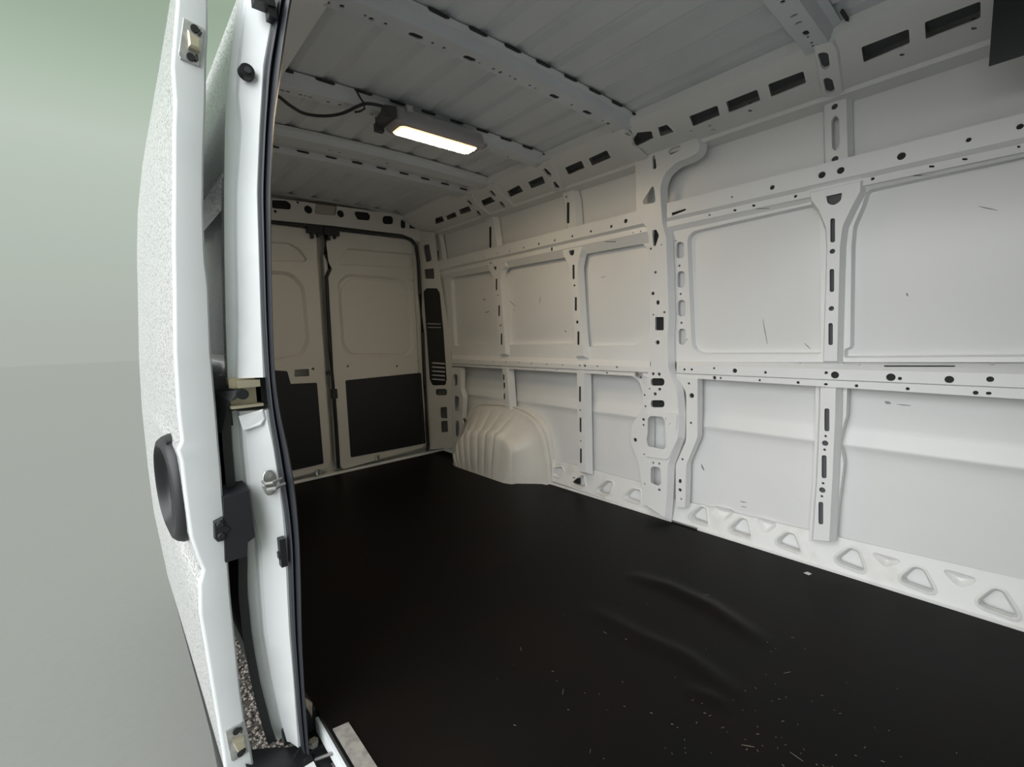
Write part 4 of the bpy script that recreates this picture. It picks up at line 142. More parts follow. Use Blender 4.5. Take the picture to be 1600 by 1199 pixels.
'door_l':(((0,3.42,0),(1,0,0),(0,0,1),(0,1,0)),[(.3847,1.772),(.8818,1.7654),(.8882,1.7646),(.8934,1.7625),(.8973,1.7589),(.9,1.754),(.9014,1.7477),(.9078,1.6922),(.9027,1.532),(.8966,.8577),(.8911,.119),(.8911,.1174),(.8909,.1158),(.8905,.1142),(.89,.1126),(.8894,.1111),(.8645,.0549),(.8622,.0508),(.8593,.0476),(.8558,.0452),(.8518,.0437),(.8472,.043),(.4631,.0237),(.233,.0079)],[('p',[(.3876,1.6415),(.5657,1.6518),(.6989,1.6597),(.708,1.6597),(.7168,1.6588),(.7254,1.6568),(.7337,1.6539),(.7419,1.6501),(.7763,1.6313),(.7811,1.6284),(.7856,1.6251),(.7897,1.6215),(.7934,1.6174),(.7968,1.613),(.8305,1.5649),(.8323,1.5608),(.8322,1.5568),(.83,1.5529),(.8223,1.5434),(.8203,1.5415),(.8179,1.5403),(.8152,1.5398),(.3766,1.5132)],.025,.006,1),('p',[(.3722,1.4617),(.6654,1.4665),(.6887,1.465),(.7102,1.4594),(.7297,1.4499),(.7472,1.4365),(.7629,1.4191),(.7787,1.3982),(.7874,1.3852),(.7941,1.3716),(.799,1.3574),(.802,1.3425),(.8031,1.327),(.8064,1.0104),(.8058,.9954),(.8037,.9809),(.8,.9667),(.7948,.9529),(.788,.9395),(.7713,.9102),(.7604,.8943),(.7475,.8814),(.7326,.8715),(.7157,.8646),(.6968,.8606),(.5973,.8482),(.5962,.8481),(.5951,.848),(.5941,.8479),(.593,.8479),(.592,.8479),(.3192,.8431)],.02,.022,1),('p',[(.6891,.7856),(.6899,.7888),(.6919,.7907),(.6952,.7913),(.7815,.7895),(.7848,.7888),(.7867,.7868),(.7874,.7834),(.787,.7442),(.7863,.7408),(.7843,.7388),(.7808,.7382),(.6932,.741),(.6898,.7418),(.6879,.7439),(.6874,.7473)],.02,0,0),('c',.8138,.7874,.009),('c',.8785,.8588,.005)],(.03,.002)),
'door_l_inset':(((0,3.433,0),(1,0,0),(0,0,1),(0,1,0)),[(.3722,1.4344),(.6569,1.4395),(.6777,1.4381),(.6967,1.4331),(.714,1.4245),(.7294,1.4124),(.7431,1.3966),(.7554,1.3798),(.7635,1.3673),(.7699,1.3541),(.7745,1.3404),(.7774,1.3261),(.7785,1.3112),(.7837,1.0309),(.7832,1.0154),(.781,1.0003),(.7771,.9856),(.7716,.9713),(.7645,.9575),(.7532,.9382),(.7424,.9229),(.7298,.9104),(.7153,.9007),(.6989,.8938),(.6807,.8898),(.5871,.8768),(.5859,.8766),(.5847,.8765),(.5835,.8764),(.5822,.8763),(.581,.8763),(.324,.8722)],[],(.004,.004)),
'door_l_board':(((0,3.415,0),(1,0,0),(0,0,1),(0,1,0)),[(.3033,.8361),(.6335,.7858),(.6376,.7844),(.6404,.7817),(.6419,.7776),(.6567,.694),(.8234,.6865),(.8287,.6852),(.8319,.6819),(.833,.6766),(.835,.0986),(.8339,.0931),(.8307,.0898),(.8252,.0886),(.632,.0842),(.2376,.0718)],[],(.005,.001)),
'rear_pillar':(((1.73,3.41,0),(.3417,-.9398,0),(0,0,1),(.9398,.3417,0)),[(-.0645,1.8715),(.1634,1.8177),(.1753,1.6176),(.2032,1.4066),(.2354,1.1617),(.2702,.8164),(.2801,.6338),(.2645,.0642),(.001,.0218),(.003,.4545),(-.0129,.9027),(-.0107,1.4728),(-.0127,1.7412),(-.0129,1.7452),(-.0134,1.7492),(-.0142,1.753),(-.0153,1.7569),(-.0168,1.7606)],[('p',[(.0378,1.7107),(.0371,1.7193),(.0386,1.726),(.0425,1.7308),(.0488,1.7337),(.0574,1.7347),(.0917,1.7347),(.0966,1.7338),(.0999,1.731),(.1016,1.7263),(.1178,1.6235),(.1181,1.6164),(.1166,1.6105),(.1133,1.6059),(.1083,1.6027),(.1014,1.6007),(.0711,1.5955),(.0656,1.5956),(.0617,1.5982),(.0596,1.6033)],.006,0,0),('p',[(.0358,1.5301),(.0364,1.5362),(.0397,1.5398),(.0457,1.5411),(.1258,1.5413),(.1312,1.5403),(.1345,1.537),(.1358,1.5317),(.1379,1.4669),(.1369,1.4606),(.1332,1.4572),(.1269,1.4566),(.0505,1.4643),(.0458,1.4656),(.0429,1.4686),(.0415,1.4732)],.006,0,0),('p',[(.0921,.5265),(.0936,.5354),(.097,.5425),(.1023,.5475),(.1094,.5507),(.1184,.552),(.1857,.554),(.1951,.5533),(.2022,.5504),(.2071,.5453),(.2098,.5381),(.2103,.5288),(.2101,.5252),(.2086,.5163),(.2052,.5093),(.2,.5041),(.1929,.5009),(.1839,.4996),(.1167,.4971),(.1072,.4978),(.1,.5007),(.095,.5058),(.0923,.5131),(.0918,.5226)],.004,0,0),('p',[(.1308,.3875),(.1316,.3915),(.1338,.3942),(.1377,.3955),(.1918,.4035),(.1968,.4033),(.1999,.4006),(.2009,.3956),(.2013,.3135),(.2004,.3091),(.1978,.3064),(.1934,.3055),(.1397,.3048),(.1352,.3057),(.1325,.3083),(.1316,.3128)],.006,0,0),('p',[(.13,.2699),(.1307,.2739),(.133,.2765),(.1369,.2779),(.1912,.2854),(.1962,.2851),(.1992,.2824),(.2003,.2775),(.2009,.1986),(.2002,.1948),(.198,.1921),(.1943,.1907),(.1397,.1811),(.1345,.1813),(.1314,.1839),(.1303,.189)],.006,0,0),('c',.0112,.2797,.004)],(.01,0)),
'vent_strip':(((1.7244,3.4079,0),(.3417,-.9398,0),(0,0,1),(.9398,.3417,0)),[(.0234,1.3511),(.0236,1.3548),(.0244,1.3583),(.0259,1.3615),(.028,1.3644),(.0307,1.367),(.0478,1.3812),(.0498,1.3826),(.0518,1.3836),(.0539,1.3843),(.0562,1.3846),(.0585,1.3846),(.1473,1.3781),(.1509,1.3775),(.1542,1.3764),(.1572,1.3747),(.1598,1.3725),(.1622,1.3696),(.1799,1.3445),(.1811,1.3426),(.1821,1.3406),(.1828,1.3385),(.1833,1.3364),(.1836,1.3341),(.2014,1.0321),(.2105,.6348),(.2105,.6336),(.2103,.6325),(.21,.6313),(.1977,.5953),(.1957,.5917),(.1927,.5894),(.1887,.5885),(.0805,.5828),(.0758,.583),(.0717,.5841),(.068,.5861),(.0648,.589),(.0621,.5928),(.0436,.6252),(.0427,.6269),(.042,.6288),(.0415,.6307),(.0411,.6326),(.041,.6346)],[('p',[(.0665,.766),(.0629,.7666),(.0627,.7679),(.0658,.7698),(.0807,.7767),(.2063,.7703),(.2076,.757)],.008,0,1),('p',[(.0643,.7319),(.0607,.7326),(.0605,.7338),(.0636,.7357),(.0785,.7428),(.2043,.7369),(.2056,.7235)],.008,0,1),('p',[(.0621,.6978),(.0585,.6984),(.0582,.6997),(.0613,.7016),(.0763,.7087),(.2023,.7034),(.2036,.69)],.008,0,1),('p',[(.0599,.6636),(.0563,.6642),(.056,.6655),(.0591,.6674),(.0741,.6746),(.2003,.6698),(.2016,.6564)],.008,0,1),('p',[(.0576,.6293),(.054,.6299),(.0538,.6312),(.0569,.6331),(.0719,.6404),(.1983,.6361),(.1996,.6227)],.008,0,1),('p',[(.0421,1.1006),(.1844,1.0919),(.1861,1.0852),(.0416,1.0939)],.008,0,1),('p',[(.0443,1.0704),(.1848,1.0639),(.1844,1.0573),(.0439,1.0637)],.008,0,1)],(.006,.002)),
'jambL':[(.029,1.818),(.022,1.775),(.012,1.717),(-.005,1.629),(-.019,1.556),(-.028,1.485),(-.042,1.342),(-.054,1.197),(-.064,1.05),(-.072,.913)],
'jambS':[(.047,1.815),(.037,1.77),(.026,1.712),(.011,1.625),(.001,1.554),(.002,1.485),(-.02,1.34),(-.032,1.196),(-.042,1.049),(-.055,.912)],
'jambR':[(.102,1.833),(.086,1.772),(.071,1.712),(.049,1.623),(.039,1.551),(.029,1.48),(.012,1.337),(.004,1.194),(-.004,1.047),(-.01,.91)],
'jamb2L':[(-.076,.842),(-.08,.809),(-.082,.747),(-.083,.653),(-.081,.588),(-.071,.504),(-.081,.391),(-.081,.272),(-.073,.146),(-.057,.012),(-.044,-.059)],
'jamb2S':[(-.058,.831),(-.055,.808),(-.057,.746),(-.057,.651),(-.057,.587),(-.046,.502),(-.05,.387),(-.052,.269),(-.045,.143),(-.032,.009),(-.022,-.06)],
'jamb2R':[(-.011,.849),(-.009,.806),(-.002,.742),(.003,.645),(.005,.58),(.005,.498),(0,.383),(-.004,.265),(-.004,.143),(-.006,.02),(-.007,-.045)],
'sealA':[(.113,1.853),(.096,1.792),(.088,1.763),(.072,1.689),(.053,1.615),(.033,1.474),(.016,1.333),(.008,1.191),(0,1.046),(-.004,.913),(-.003,.823),(.003,.744),(.008,.649),(.012,.584),(.013,.502),(.007,.389),(.002,.273),(0,.153),(-.001,.03),(0,-.042)],
'sealB':[(.147,1.874),(.123,1.81),(.114,1.778),(.097,1.703),(.082,1.629),(.052,1.482),(.035,1.339),(.023,1.194),(.014,1.047),(.008,.912),(.013,.819),(.024,.739),(.031,.641),(.032,.575),(.031,.493),(.025,.377),(.017,.26),(.013,.14),(.011,.016),(.01,-.056)],
'slideO':[(-.095,1.769),(-.105,1.693),(-.115,1.629),(-.125,1.565),(-.127,1.509),(-.127,1.497),(-.134,1.439),(-.146,1.31),(-.156,1.206),(-.163,1.115),(-.174,.982),(-.179,.86),(-.179,.79),(-.188,.771),(-.184,.749),(-.184,.678),(-.182,.576),(-.174,.529),(-.166,.492),(-.176,.463),(-.181,.396),(-.177,.302),(-.172,.173),(-.167,.04),(-.167,-.044)],
'slideI':[(-.041,1.794),(-.049,1.716),(-.054,1.652),(-.063,1.586),(-.07,1.513),(-.085,1.387),(-.094,1.293),(-.101,1.185),(-.1,1.117),(-.108,.978),(-.109,.85),(-.111,.778),(-.112,.704),(-.114,.63),(-.115,.539),(-.119,.416),(-.119,.304),(-.119,.174),(-.116,.072),(-.107,-.035),(-.106,-.089)],
'slideRear':[(.06,2.358),(-.009,2.121),(-.064,1.891),(-.108,1.69),(-.138,1.517),(-.157,1.345),(-.166,1.221),(-.188,.946),(-.198,.742),(-.201,.506),(-.2,.317),(-.18,.033)],
'cable':[(.257,1.914,1.905),(.298,1.936,1.905),(.346,1.978,1.905),(.411,2.012,1.905),(.479,1.987,1.905),(.528,1.923,1.905),(.555,1.826,1.905),(.574,1.786,1.905),(.628,1.77,1.905),(.687,1.787,1.905),(.729,1.804,1.905)],
'holes1':[(.244,1.334,.05,.02),(.298,1.326,.014,.014),(.366,1.327,.01,.01),(.386,1.331,.016,.014),(.429,1.328,.012,.012),(.53,1.328,.05,.022),(.59,1.329,.012,.012),(.634,1.329,.012,.012),(.735,1.329,.05,.022),(.776,1.328,.008,.008),(.839,1.328,.012,.012),(.872,1.33,.014,.014),(.915,1.328,.01,.01),(.943,1.331,.012,.012),(1.016,1.33,.012,.012),(1.047,1.33,.01,.01),(1.148,1.328,.05,.022),(1.25,1.327,.01,.01),(1.35,1.328,.05,.022),(1.457,1.328,.01,.01),(1.497,1.33,.02,.014),(1.589,1.328,.02,.014)],
'holes2':[(.293,1.888,.02,.014),(.313,1.886,.014,.014),(.357,1.885,.014,.012),(.373,1.884,.008,.008),(.392,1.886,.014,.012),(.461,1.887,.014,.014),(.506,1.885,.014,.014),(.644,1.89,.014,.012),(1.263,1.894,.012,.012),(1.394,1.893,.012,.012)],
'holesF':[(1.279,.548,.016,.012),(1.367,.547,.01,.02),(1.412,.549,.01,.02),(1.482,.549,.03,.016),(1.508,.551,.012,.008),(1.55,.552,.012,.008),(1.57,.555,.012,.008),(1.576,.546,.012,.014)],
'holes3':[(.403,2.386,.012,.012),(.645,2.379,.01,.01),(.696,2.384,.01,.01),(.954,2.387,.02,.012),(.878,2.375,.008,.008)],
'holes4':[(.468,2.643,.01,.01),(.958,2.641,.014,.012),(1.267,2.629,.01,.01),(1.078,2.64,.008,.008)],
'scuffs':[([2.749,1.25],[2.716,1.252],.012,1.855),([2.735,1.154],[2.674,1.16],.009,1.855),([2.454,1.225],[2.387,1.178],.006,1.855),([2.408,1.156],[2.397,1.151],.008,1.855),([1.655,1.292],[1.623,1.296],.004,1.855),([.793,1.023],[.772,.915],.004,1.855),([.632,.919],[.609,.894],.004,1.855),([.32,1.094],[.317,1.081],.006,1.855),([.156,1.352],[.113,1.33],.004,1.855),([.369,.698],[.351,.693],.012,1.884),([.333,.692],[.294,.69],.004,1.884),([1.07,.321],[1.056,.291],.012,1.88),([.88,.18],[.851,.181],.006,1.88),([.876,.158],[.851,.157],.005,1.88),([1.937,1],[1.926,.994],.012,1.855),([2.152,1.184],[2.145,1.226],.004,1.855)],
'rear_seal':[(.382,1.777),(.603,1.78),(.848,1.787),(1.025,1.792),(1.316,1.793),(1.575,1.795),(1.653,1.775),(1.697,1.731),(1.709,1.609),(1.709,1.339),(1.714,1.023),(1.708,.592),(1.706,.24),(1.708,.061),(1.7,.018)]}
# ---------------------------------------------------------------- helpers
class MB:
    def __init__(s): s.v = []; s.f = []
    def add(s, vs, fs):
        o = len(s.v); s.v.extend([tuple(v) for v in vs]); s.f.extend([tuple(i+o for i in f) for f in fs]); return s
    def box(s, a, b, rot=None, c=None):
        (x0,y0,z0),(x1,y1,z1) = a, b
        p = [Vector(q) for q in ((x0,y0,z0),(x1,y0,z0),(x1,y1,z0),(x0,y1,z0),(x0,y0,z1),(x1,y0,z1),(x1,y1,z1),(x0,y1,z1))]
        if rot: c = Vector(c) if c else sum(p, Vector())/8; p = [rot @ (q-c)+c for q in p]
        return s.add(p, [(0,3,2,1),(4,5,6,7),(0,1,5,4),(1,2,6,5),(2,3,7,6),(3,0,4,7)])
    def prism(s, pts, d, bev=0):
        """closed polygon of 3D points swept by vector d, its far rim drawn in by bev"""
        n = len(pts); P = [Vector(p) for p in pts]; c = sum(P, Vector())/n; d = Vector(d)
        if bev:
            Q = [p+d*.75 for p in P]; R = [p+d+(c-p).normalized()*bev for p in P]
            s.add(P+Q+R, [(i,(i+1)%n,n+(i+1)%n,n+i) for i in range(n)]+[(n+i,n+(i+1)%n,2*n+(i+1)%n,2*n+i) for i in range(n)]+[tuple(range(n))[::-1],tuple(range(2*n,3*n))])
        else:
            s.add(P+[p+d for p in P], [(i,(i+1)%n,n+(i+1)%n,n+i) for i in range(n)]+[tuple(range(n))[::-1],tuple(range(n,2*n))])
        return s
    def grid(s, rows, closed=False):
        n = len(rows[0]); vs = [p for r in rows for p in r]; fs = []
        for i in range(len(rows)-1):
            for j in range(n if closed else n-1):
                k = (j+1)%n; fs.append((i*n+j, i*n+k, (i+1)*n+k, (i+1)*n+j))
        return s.add(vs, fs)
    def tube(s, pts, r, n=8, sy=1.0, up=Vector((0,0,1))):
        pts = [Vector(p) for p in pts]; rows = []
        for i, p in enumerate(pts):
            t = (pts[min(i+1,len(pts)-1)]-pts[max(i-1,0)]).normalized()
            a = t.cross(up); a = a.normalized() if a.length > 1e-4 else Vector((1,0,0)); b = a.cross(t).normalized()
            rr = r[i] if isinstance(r, (list,tuple)) else r
            rows.append([p+a*rr*math.cos(2*math.pi*k/n)+b*rr*sy*math.sin(2*math.pi*k/n) for k in range(n)])
        o = len(s.v); s.grid(rows, True)
        s.f.append(tuple(o+k for k in range(n))[::-1]); s.f.append(tuple(o+(len(rows)-1)*n+k for k in range(n))); return s
    def build(s, name, material, parent=None, smooth=False, fix=True):
        me = bpy.data.meshes.new(name); me.from_pydata(s.v, [], s.f)
        if fix:
            bm = bmesh.new(); bm.from_mesh(me); bmesh.ops.recalc_face_normals(bm, faces=bm.faces); bm.to_mesh(me); bm.free()
        me.materials.append(material if not isinstance(material, str) else M[material])
        if smooth:
            for p in me.polygons: p.use_smooth = True
            me.set_sharp_from_angle(angle=math.radians(smooth if smooth is not True else 40))
        o = bpy.data.objects.new(name, me); COL.objects.link(o)
        if parent: o.parent = parent; o.matrix_parent_inverse = parent.matrix_world.inverted()
        return o
def empty(name, loc=(0,0,0)):
    o = bpy.data.objects.new(name, None); COL.objects.link(o); o.location = loc; o.empty_display_size = .05
    o.matrix_world = Matrix.Translation(Vector(loc)); return o
def tag(o, label=None, cat=None, group=None, kind=None):
    if label: o['label'] = label
    if cat: o['category'] = cat
    if group: o['group'] = group
    if kind: o['kind'] = kind
    return o
def offset(poly, d):
    """move every edge of a closed 2D polygon outwards by d"""
    n = len(poly); a = sum(poly[i][0]*poly[(i+1)%n][1]-poly[(i+1)%n][0]*poly[i][1] for i in range(n))
    sg = 1 if a > 0 else -1; out = []
    for i in range(n):
        p = Vector(poly[i-1]); q = Vector(poly[i]); r = Vector(poly[(i+1)%n])
        e1 = (q-p).normalized() if (q-p).length > 1e-7 else Vector((1,0)); e2 = (r-q).normalized() if (r-q).length > 1e-7 else e1
        n1 = Vector((e1.y,-e1.x))*sg; n2 = Vector((e2.y,-e2.x))*sg; b = n1+n2
        b = n1 if b.length < .3 else b.normalized(); k = min(1/max(.35, b.dot(n1)), 2)
        out.append(tuple(q+b*d*k))
    return out
def hole_poly(h):
    if h[0] == 'c':
        n = 12 if h[3] > .007 else 8
        return [(h[1]+h[3]*math.cos(2*math.pi*k/n), h[2]+h[3]*math.sin(2*math.pi*k/n)) for k in range(n)], .006, 0, 0
    return list(h[1]), h[2], h[3], h[4]
def inside(r, x, y):
    c = False; j = len(r)-1
    for i in range(len(r)):
        if (r[i][1] > y) != (r[j][1] > y) and x < (r[j][0]-r[i][0])*(y-r[i][1])/(r[j][1]-r[i][1])+r[i][0]: c = not c
        j = i
    return c
def sheet(B, key, dO=(0,0,0), fn=None):
    """pressed sheet: flat face with its punched holes, hole walls, recess floors, and a folded skirt round the rim"""
    (O,U,V,N), outl, holes, (sd, sf) = D[key]
    O = Vector(O)+Vector(dO); U = Vector(U); V = Vector(V); N = Vector(N)
    P = lambda q, d=0: fn(O+U*q[0]+V*q[1]+N*d) if fn else O+U*q[0]+V*q[1]+N*d
    rings = [list(outl)]; extra = []
    for h in holes:
        hp, d, f, cap = hole_poly(h); rings.append(hp); extra.append((hp, d, f, cap))
    flat = [q for r in rings for q in r]
    edges = []; o = 0
    for r in rings: edges += [(o+i, o+(i+1) % len(r)) for i in range(len(r))]; o += len(r)
    vv, _, tr = delaunay_2d_cdt([Vector(q) for q in flat], edges, [], 0, 1e-6)[:3]
    def keep(t):
        x = sum(vv[i].x for i in t)/3; y = sum(vv[i].y for i in t)/3
        return inside(rings[0], x, y) and not any(inside(r, x, y) for r in rings[1:])
    B.add([P(q) for q in vv], [t for t in tr if keep(t)])
    for hp, d, f, cap in extra:
        n = len(hp); inner = offset(hp, -f) if f else hp
        B.add([P(q) for q in hp]+[P(q, d) for q in inner], [(i,(i+1)%n,n+(i+1)%n,n+i) for i in range(n)])
        if cap: B.add([P(q, d) for q in inner], tessellate_polygon([[Vector((q[0],q[1],0)) for q in inner]]))
    if sd:
        n = len(outl); o2 = offset(outl, sf) if sf else outl
        B.add([P(q) for q in outl]+[P(q, sd) for q in o2], [(i,(i+1)%n,n+(i+1)%n,n+i) for i in range(n)])
    return B
def pressed(name, keys, material, parent, back=None, depth=.007, amax=9):
    """sheet part; back = dark material of added plates that paint the shade in its holes"""
    B = MB(); K = MB()
    for key in keys:
        if len(D[key]) == 2: B.add(D[key][1], [(0,1,2,3)]); continue
        sheet(B, key)
        if back:
            (O,U,V,N), _, holes, _ = D[key]; O, U, V, N = map(Vector, (O,U,V,N))
            for h in holes:
                hp, d, f, cap = hole_poly(h)
                if cap or f: continue
                us = [q[0] for q in hp]; vs_ = [q[1] for q in hp]
                if (max(us)-min(us))*(max(vs_)-min(vs_)) > amax: continue
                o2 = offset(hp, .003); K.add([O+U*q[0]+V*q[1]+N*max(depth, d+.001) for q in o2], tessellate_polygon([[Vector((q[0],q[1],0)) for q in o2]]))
    o = B.build(name, material, parent, fix=False)
    if K.f: tag(K.build('hole_shade', back, parent, fix=False), kind='stuff')  # dark plates added behind the holes, shade put into their colour
    return o
def curve_at(c, z):
    c = sorted(c, key=lambda p: p[1])
    if z <= c[0][1]: a, b = c[0], c[1]
    elif z >= c[-1][1]: a, b = c[-2], c[-1]
    else:
        for a, b in zip(c, c[1:]):
            if a[1] <= z <= b[1]: break
    t = (z-a[1])/(b[1]-a[1]) if b[1] != a[1] else 0
    if z < c[0][1] or z > c[-1][1]: t = max(-1, min(2, t))
    return a[0]+(b[0]-a[0])*t
def zs(a, b, n): return [a+(b-a)*i/(n-1) for i in range(n)]
def crown(x): return .02*(1-((x-.935)/.7)**2)
# ---------------------------------------------------------------- ground
g = MB().grid([[(x,y,-.56) for x in (-60,-3,-.16,0,2,5,60)] for y in (-60,-3,0,1,4,8,60)]).build('ground', 'ground')
tag(g, 'pale grey concrete ground below and beyond the open sliding door', 'ground', kind='structure')
gb = MB().box((-.05,1.0,-.58),(1.9,3.6,-.552)).build('gravel_bed', 'soil'); tag(gb, 'dark earth under the gravel below the van', 'ground', kind='structure')
B = MB(); rnd = random.Random(3)
for i in range(4200):
    x = rnd.uniform(-.05,.42); y = rnd.uniform(1.2,3.0); r = rnd.uniform(.005,.011); a = rnd.uniform(0,6)
    z = -.553+rnd.uniform(0,.01)
    ring = [Vector((x+r*math.cos(a+k*1.257)*rnd.uniform(.7,1.2), y+r*math.sin(a+k*1.257)*rnd.uniform(.7,1.2), z)) for k in range(5)]
    B.add(ring+[Vector((x,y,z+r*rnd.uniform(.5,.9)))], [(k,(k+1)%5,5) for k in range(5)])
tag(B.build('gravel', 'gravel', fix=False), 'loose brown and grey gravel under the van beside the door sill', 'gravel', kind='stuff')
# ---------------------------------------------------------------- floor
ridges = [((1.233,1.06),(1.262,.90),(1.255,.72),(1.19,.50),.016,.034),((.94,1.04),(.935,.80),(.955,.65),(.915,.46),.012,.032),((.835,.60),(.85,.55),(.86,.52),(.865,.48),.008,.02)]
def floor_z(x, y):
    z = 0
    for a, b, c, d, h, wd in ridges:
        best = 9; tt = 0; P = (a,b,c,d)
        for k in range(3):
            p = Vector(P[k]); q = Vector(P[k+1]); e = q-p; t = max(0, min(1, (Vector((x,y))-p).dot(e)/e.length_squared)); ds = (Vector((x,y))-p-e*t).length
            if ds < best: best = ds; tt = (k+t)/3
        s = math.sin(math.pi*min(1,max(0,tt)))**.8
        z += h*s*math.exp(-(best/wd)**2)
    return z
xs = zs(.055, 1.834, 120); ys = [-.75+.017*i for i in range(int(4.13/.017)+1)]
fb = MB().grid([[(x, y, floor_z(x,y) if .6 < x < 1.5 and .2 < y < 1.4 else 0) for x in xs] for y in ys])
fb.grid([[(.055,y,0) for y in (-.75,3.38)],[(.055,y,-.02) for y in (-.75,3.38)]])
fl = fb.build('floor', 'floor', smooth=True)
tag(fl, 'matt black floor lining with raised wrinkles and light scratches', 'floor', kind='structure')
# ---------------------------------------------------------------- wall opposite the sliding door
wr = tag(empty('wall_right', (1.86,1.3,0)), 'white painted inner side wall of the van with ribs and punched rails', 'wall', kind='structure')
def skin(name, prof, y0=-.75, y1=3.42):
    ysx = zs(y0, y1, 8)
    return MB().grid([[(x,y,z) for y in ysx] for x,z in prof]).build(name, 'paint', wr, smooth=30)
skin('lower_skin_panel', [(1.90,-.06),(1.880,.06),(1.880,.40),(1.880,.47),(1.878,.490),(1.873,.505),(1.868,.514),(1.867,.520),(1.869,.526),(1.880,.565),(1.883,.574),(1.885,.582),(1.886,.60),(1.886,.80),(1.87,.84)])
skin('middle_skin_panel', [(1.87,.84),(1.855,.87),(1.855,1.50),(1.87,1.55)])
skin('upper_skin_panel', [(1.87,1.55),(1.873,1.60),(1.873,1.83),(1.865,1.90),(1.82,1.96),(1.70,2.0),(1.55,2.02)])
pressed('inner_panel', ['frame_f1'], 'paint', wr); pressed('inner_panel', ['frame_f2'], 'paint', wr); pressed('inner_panel', ['frame_r'], 'paint', wr)
pressed('upper_rail', ['urail_f_'+k for k in 'abcd'], 'paint', wr, 'holeshade'); pressed('upper_rail', ['urail_r_'+k for k in 'abcd'], 'paint', wr, 'holeshade')
pressed('middle_rail', ['mrail_f_'+k for k in 'abcde'], 'paint', wr, 'holeshade'); pressed('middle_rail', ['mrail_r_'+k for k in 'abcde'], 'paint', wr, 'holeshade')
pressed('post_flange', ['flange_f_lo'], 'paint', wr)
for k in ('post_f_up','post_f_lo','post_r1','post_r2','post_r1_lo','post_r2_lo','post_f_top','post_r1_top','post_r2_top','post_r3_top'): pressed('post', [k], 'paint', wr, 'greyholeshade' if k in ('post_f_up','post_f_lo','post_f_top') else 'holeshade', .014 if '_f_' in k else .0045)
pressed('sill_rail', ['sill_f'], 'sillpaint', wr); pressed('sill_rail', ['sill_r'], 'sillpaint', wr)
# folded lip along the floor edge and the ledge above the sill rail
for y0, y1 in ((-.75,1.06),(1.20,2.10)):
    MB().prism([(1.826,y0,0),(1.836,y0,0),(1.838,y0,.012),(1.826,y0,.006)], (0,y1-y0,0)).build('sill_lip', 'sillpaint', wr)
for key in ('sill_f','sill_r'):
    (O,U,V,N), outl, holes, _ = D[key]; O, U, V, N = map(Vector, (O,U,V,N))
    for h in holes:
        if h[0] == 'p' and not h[4]:
            hp = h[1]; n = len(hp); o2 = offset(hp, .004); o3 = offset(hp, .012)
            B = MB().grid([[O+U*q[0]+V*q[1] for q in hp],[O+U*q[0]+V*q[1]-N*.005 for q in o2],[O+U*q[0]+V*q[1]-N*.0005 for q in o3]], True)
            B.build('hole_rim', 'sillpaint', wr, smooth=60, fix=False)
pl = pressed('pillar', ['pillar'], 'paint', wr, 'holeshade', .02, .0042); pressed('bracket', ['pillar_bracket'], 'paint', wr, 'holeshade', .008, .001)
pressed('flange_plate', ['flange_plate'], 'paint', wr, 'holeshade'); pressed('edge_plate', ['edge_plate'], 'paint', wr, 'holeshade'); pressed('edge_plate', ['edge_plate_r'], 'paint', wr)
rr = pressed('roof_rail', ['roof_rail'], 'paint', wr, 'greyholeshade', .03)
B = MB().grid([[(1.8,y,1.829) for y in (-.6,3.42)],[(1.805,y,1.815) for y in (-.6,3.42)],[(1.872,y,1.805) for y in (-.6,3.42)]])
B.grid([[(1.6,y,1.914) for y in (-.6,3.42)],[(1.588,y,1.920) for y in (-.6,3.42)],[(1.578,y,1.965) for y in (-.6,3.42)]])
B.build('roof_rail_flange', 'paint', wr)
for k in ('gusset_f','gusset_1','gusset_2','gusset_3','gusset_4'): pressed('gusset', [k], 'paint', wr, 'greyholeshade' if k == 'gusset_f' else 'holeshade', .013)
for (p, q, wd, X) in D['scuffs']:
    p = Vector((X-.0012, *p)); q = Vector((X-.0012, *q)); d = q-p; nrm = Vector((0,-d.z,d.y)).normalized()*wd/2
    MB().prism([p+nrm*.2, p+d*.4+nrm, q+nrm*.3, q-nrm*.3, p+d*.6-nrm*.8, p-nrm*.3], (.0022,0,0)).build('scuff_mark', 'scuff', wr)
# round threaded stud on the middle rail
MB().tube([(1.795,1.365,.765),(1.77,1.365,.765)], .013, 12).build('rail_stud', 'steel', wr)
# ---------------------------------------------------------------- wheel arch
rim = [(2.07,0),(2.081,.152),(2.117,.329),(2.19,.41),(2.26,.446),(2.36,.468),(2.536,.475),(2.774,.459),(2.90,.40),(2.99,.30),(3.07,.15),(3.09,0)]
inn = [(2.247,0),(2.246,.217),(2.265,.25),(2.307,.281),(2.40,.318),(2.50,.315),(2.584,.303),(2.74,.281),(2.82,.235),(2.864,.193),(2.92,.09),(2.952,0)]
def resample(c, n):
    L = [0]
    for a, b in zip(c, c[1:]): L.append(L[-1]+math.dist(a,b))
    out = []
    for i in range(n):
        s = L[-1]*i/(n-1); k = 0
        while k < len(c)-2 and L[k+1] < s: k += 1
        t = (s-L[k])/(L[k+1]-L[k]); out.append((c[k][0]+(c[k+1][0]-c[k][0])*t, c[k][1]+(c[k+1][1]-c[k][1])*t))
    return out
def smooth_c(c, it=2):
    for _ in range(it): c = [c[0]]+[((c[i-1][0]+2*c[i][0]+c[i+1][0])/4,(c[i-1][1]+2*c[i][1]+c[i+1][1])/4) for i in range(1,len(c)-1)]+[c[-1]]
    return c
NA = 150
rim = smooth_c(resample(rim, NA), 8); inn = smooth_c(resample(inn, NA), 8)
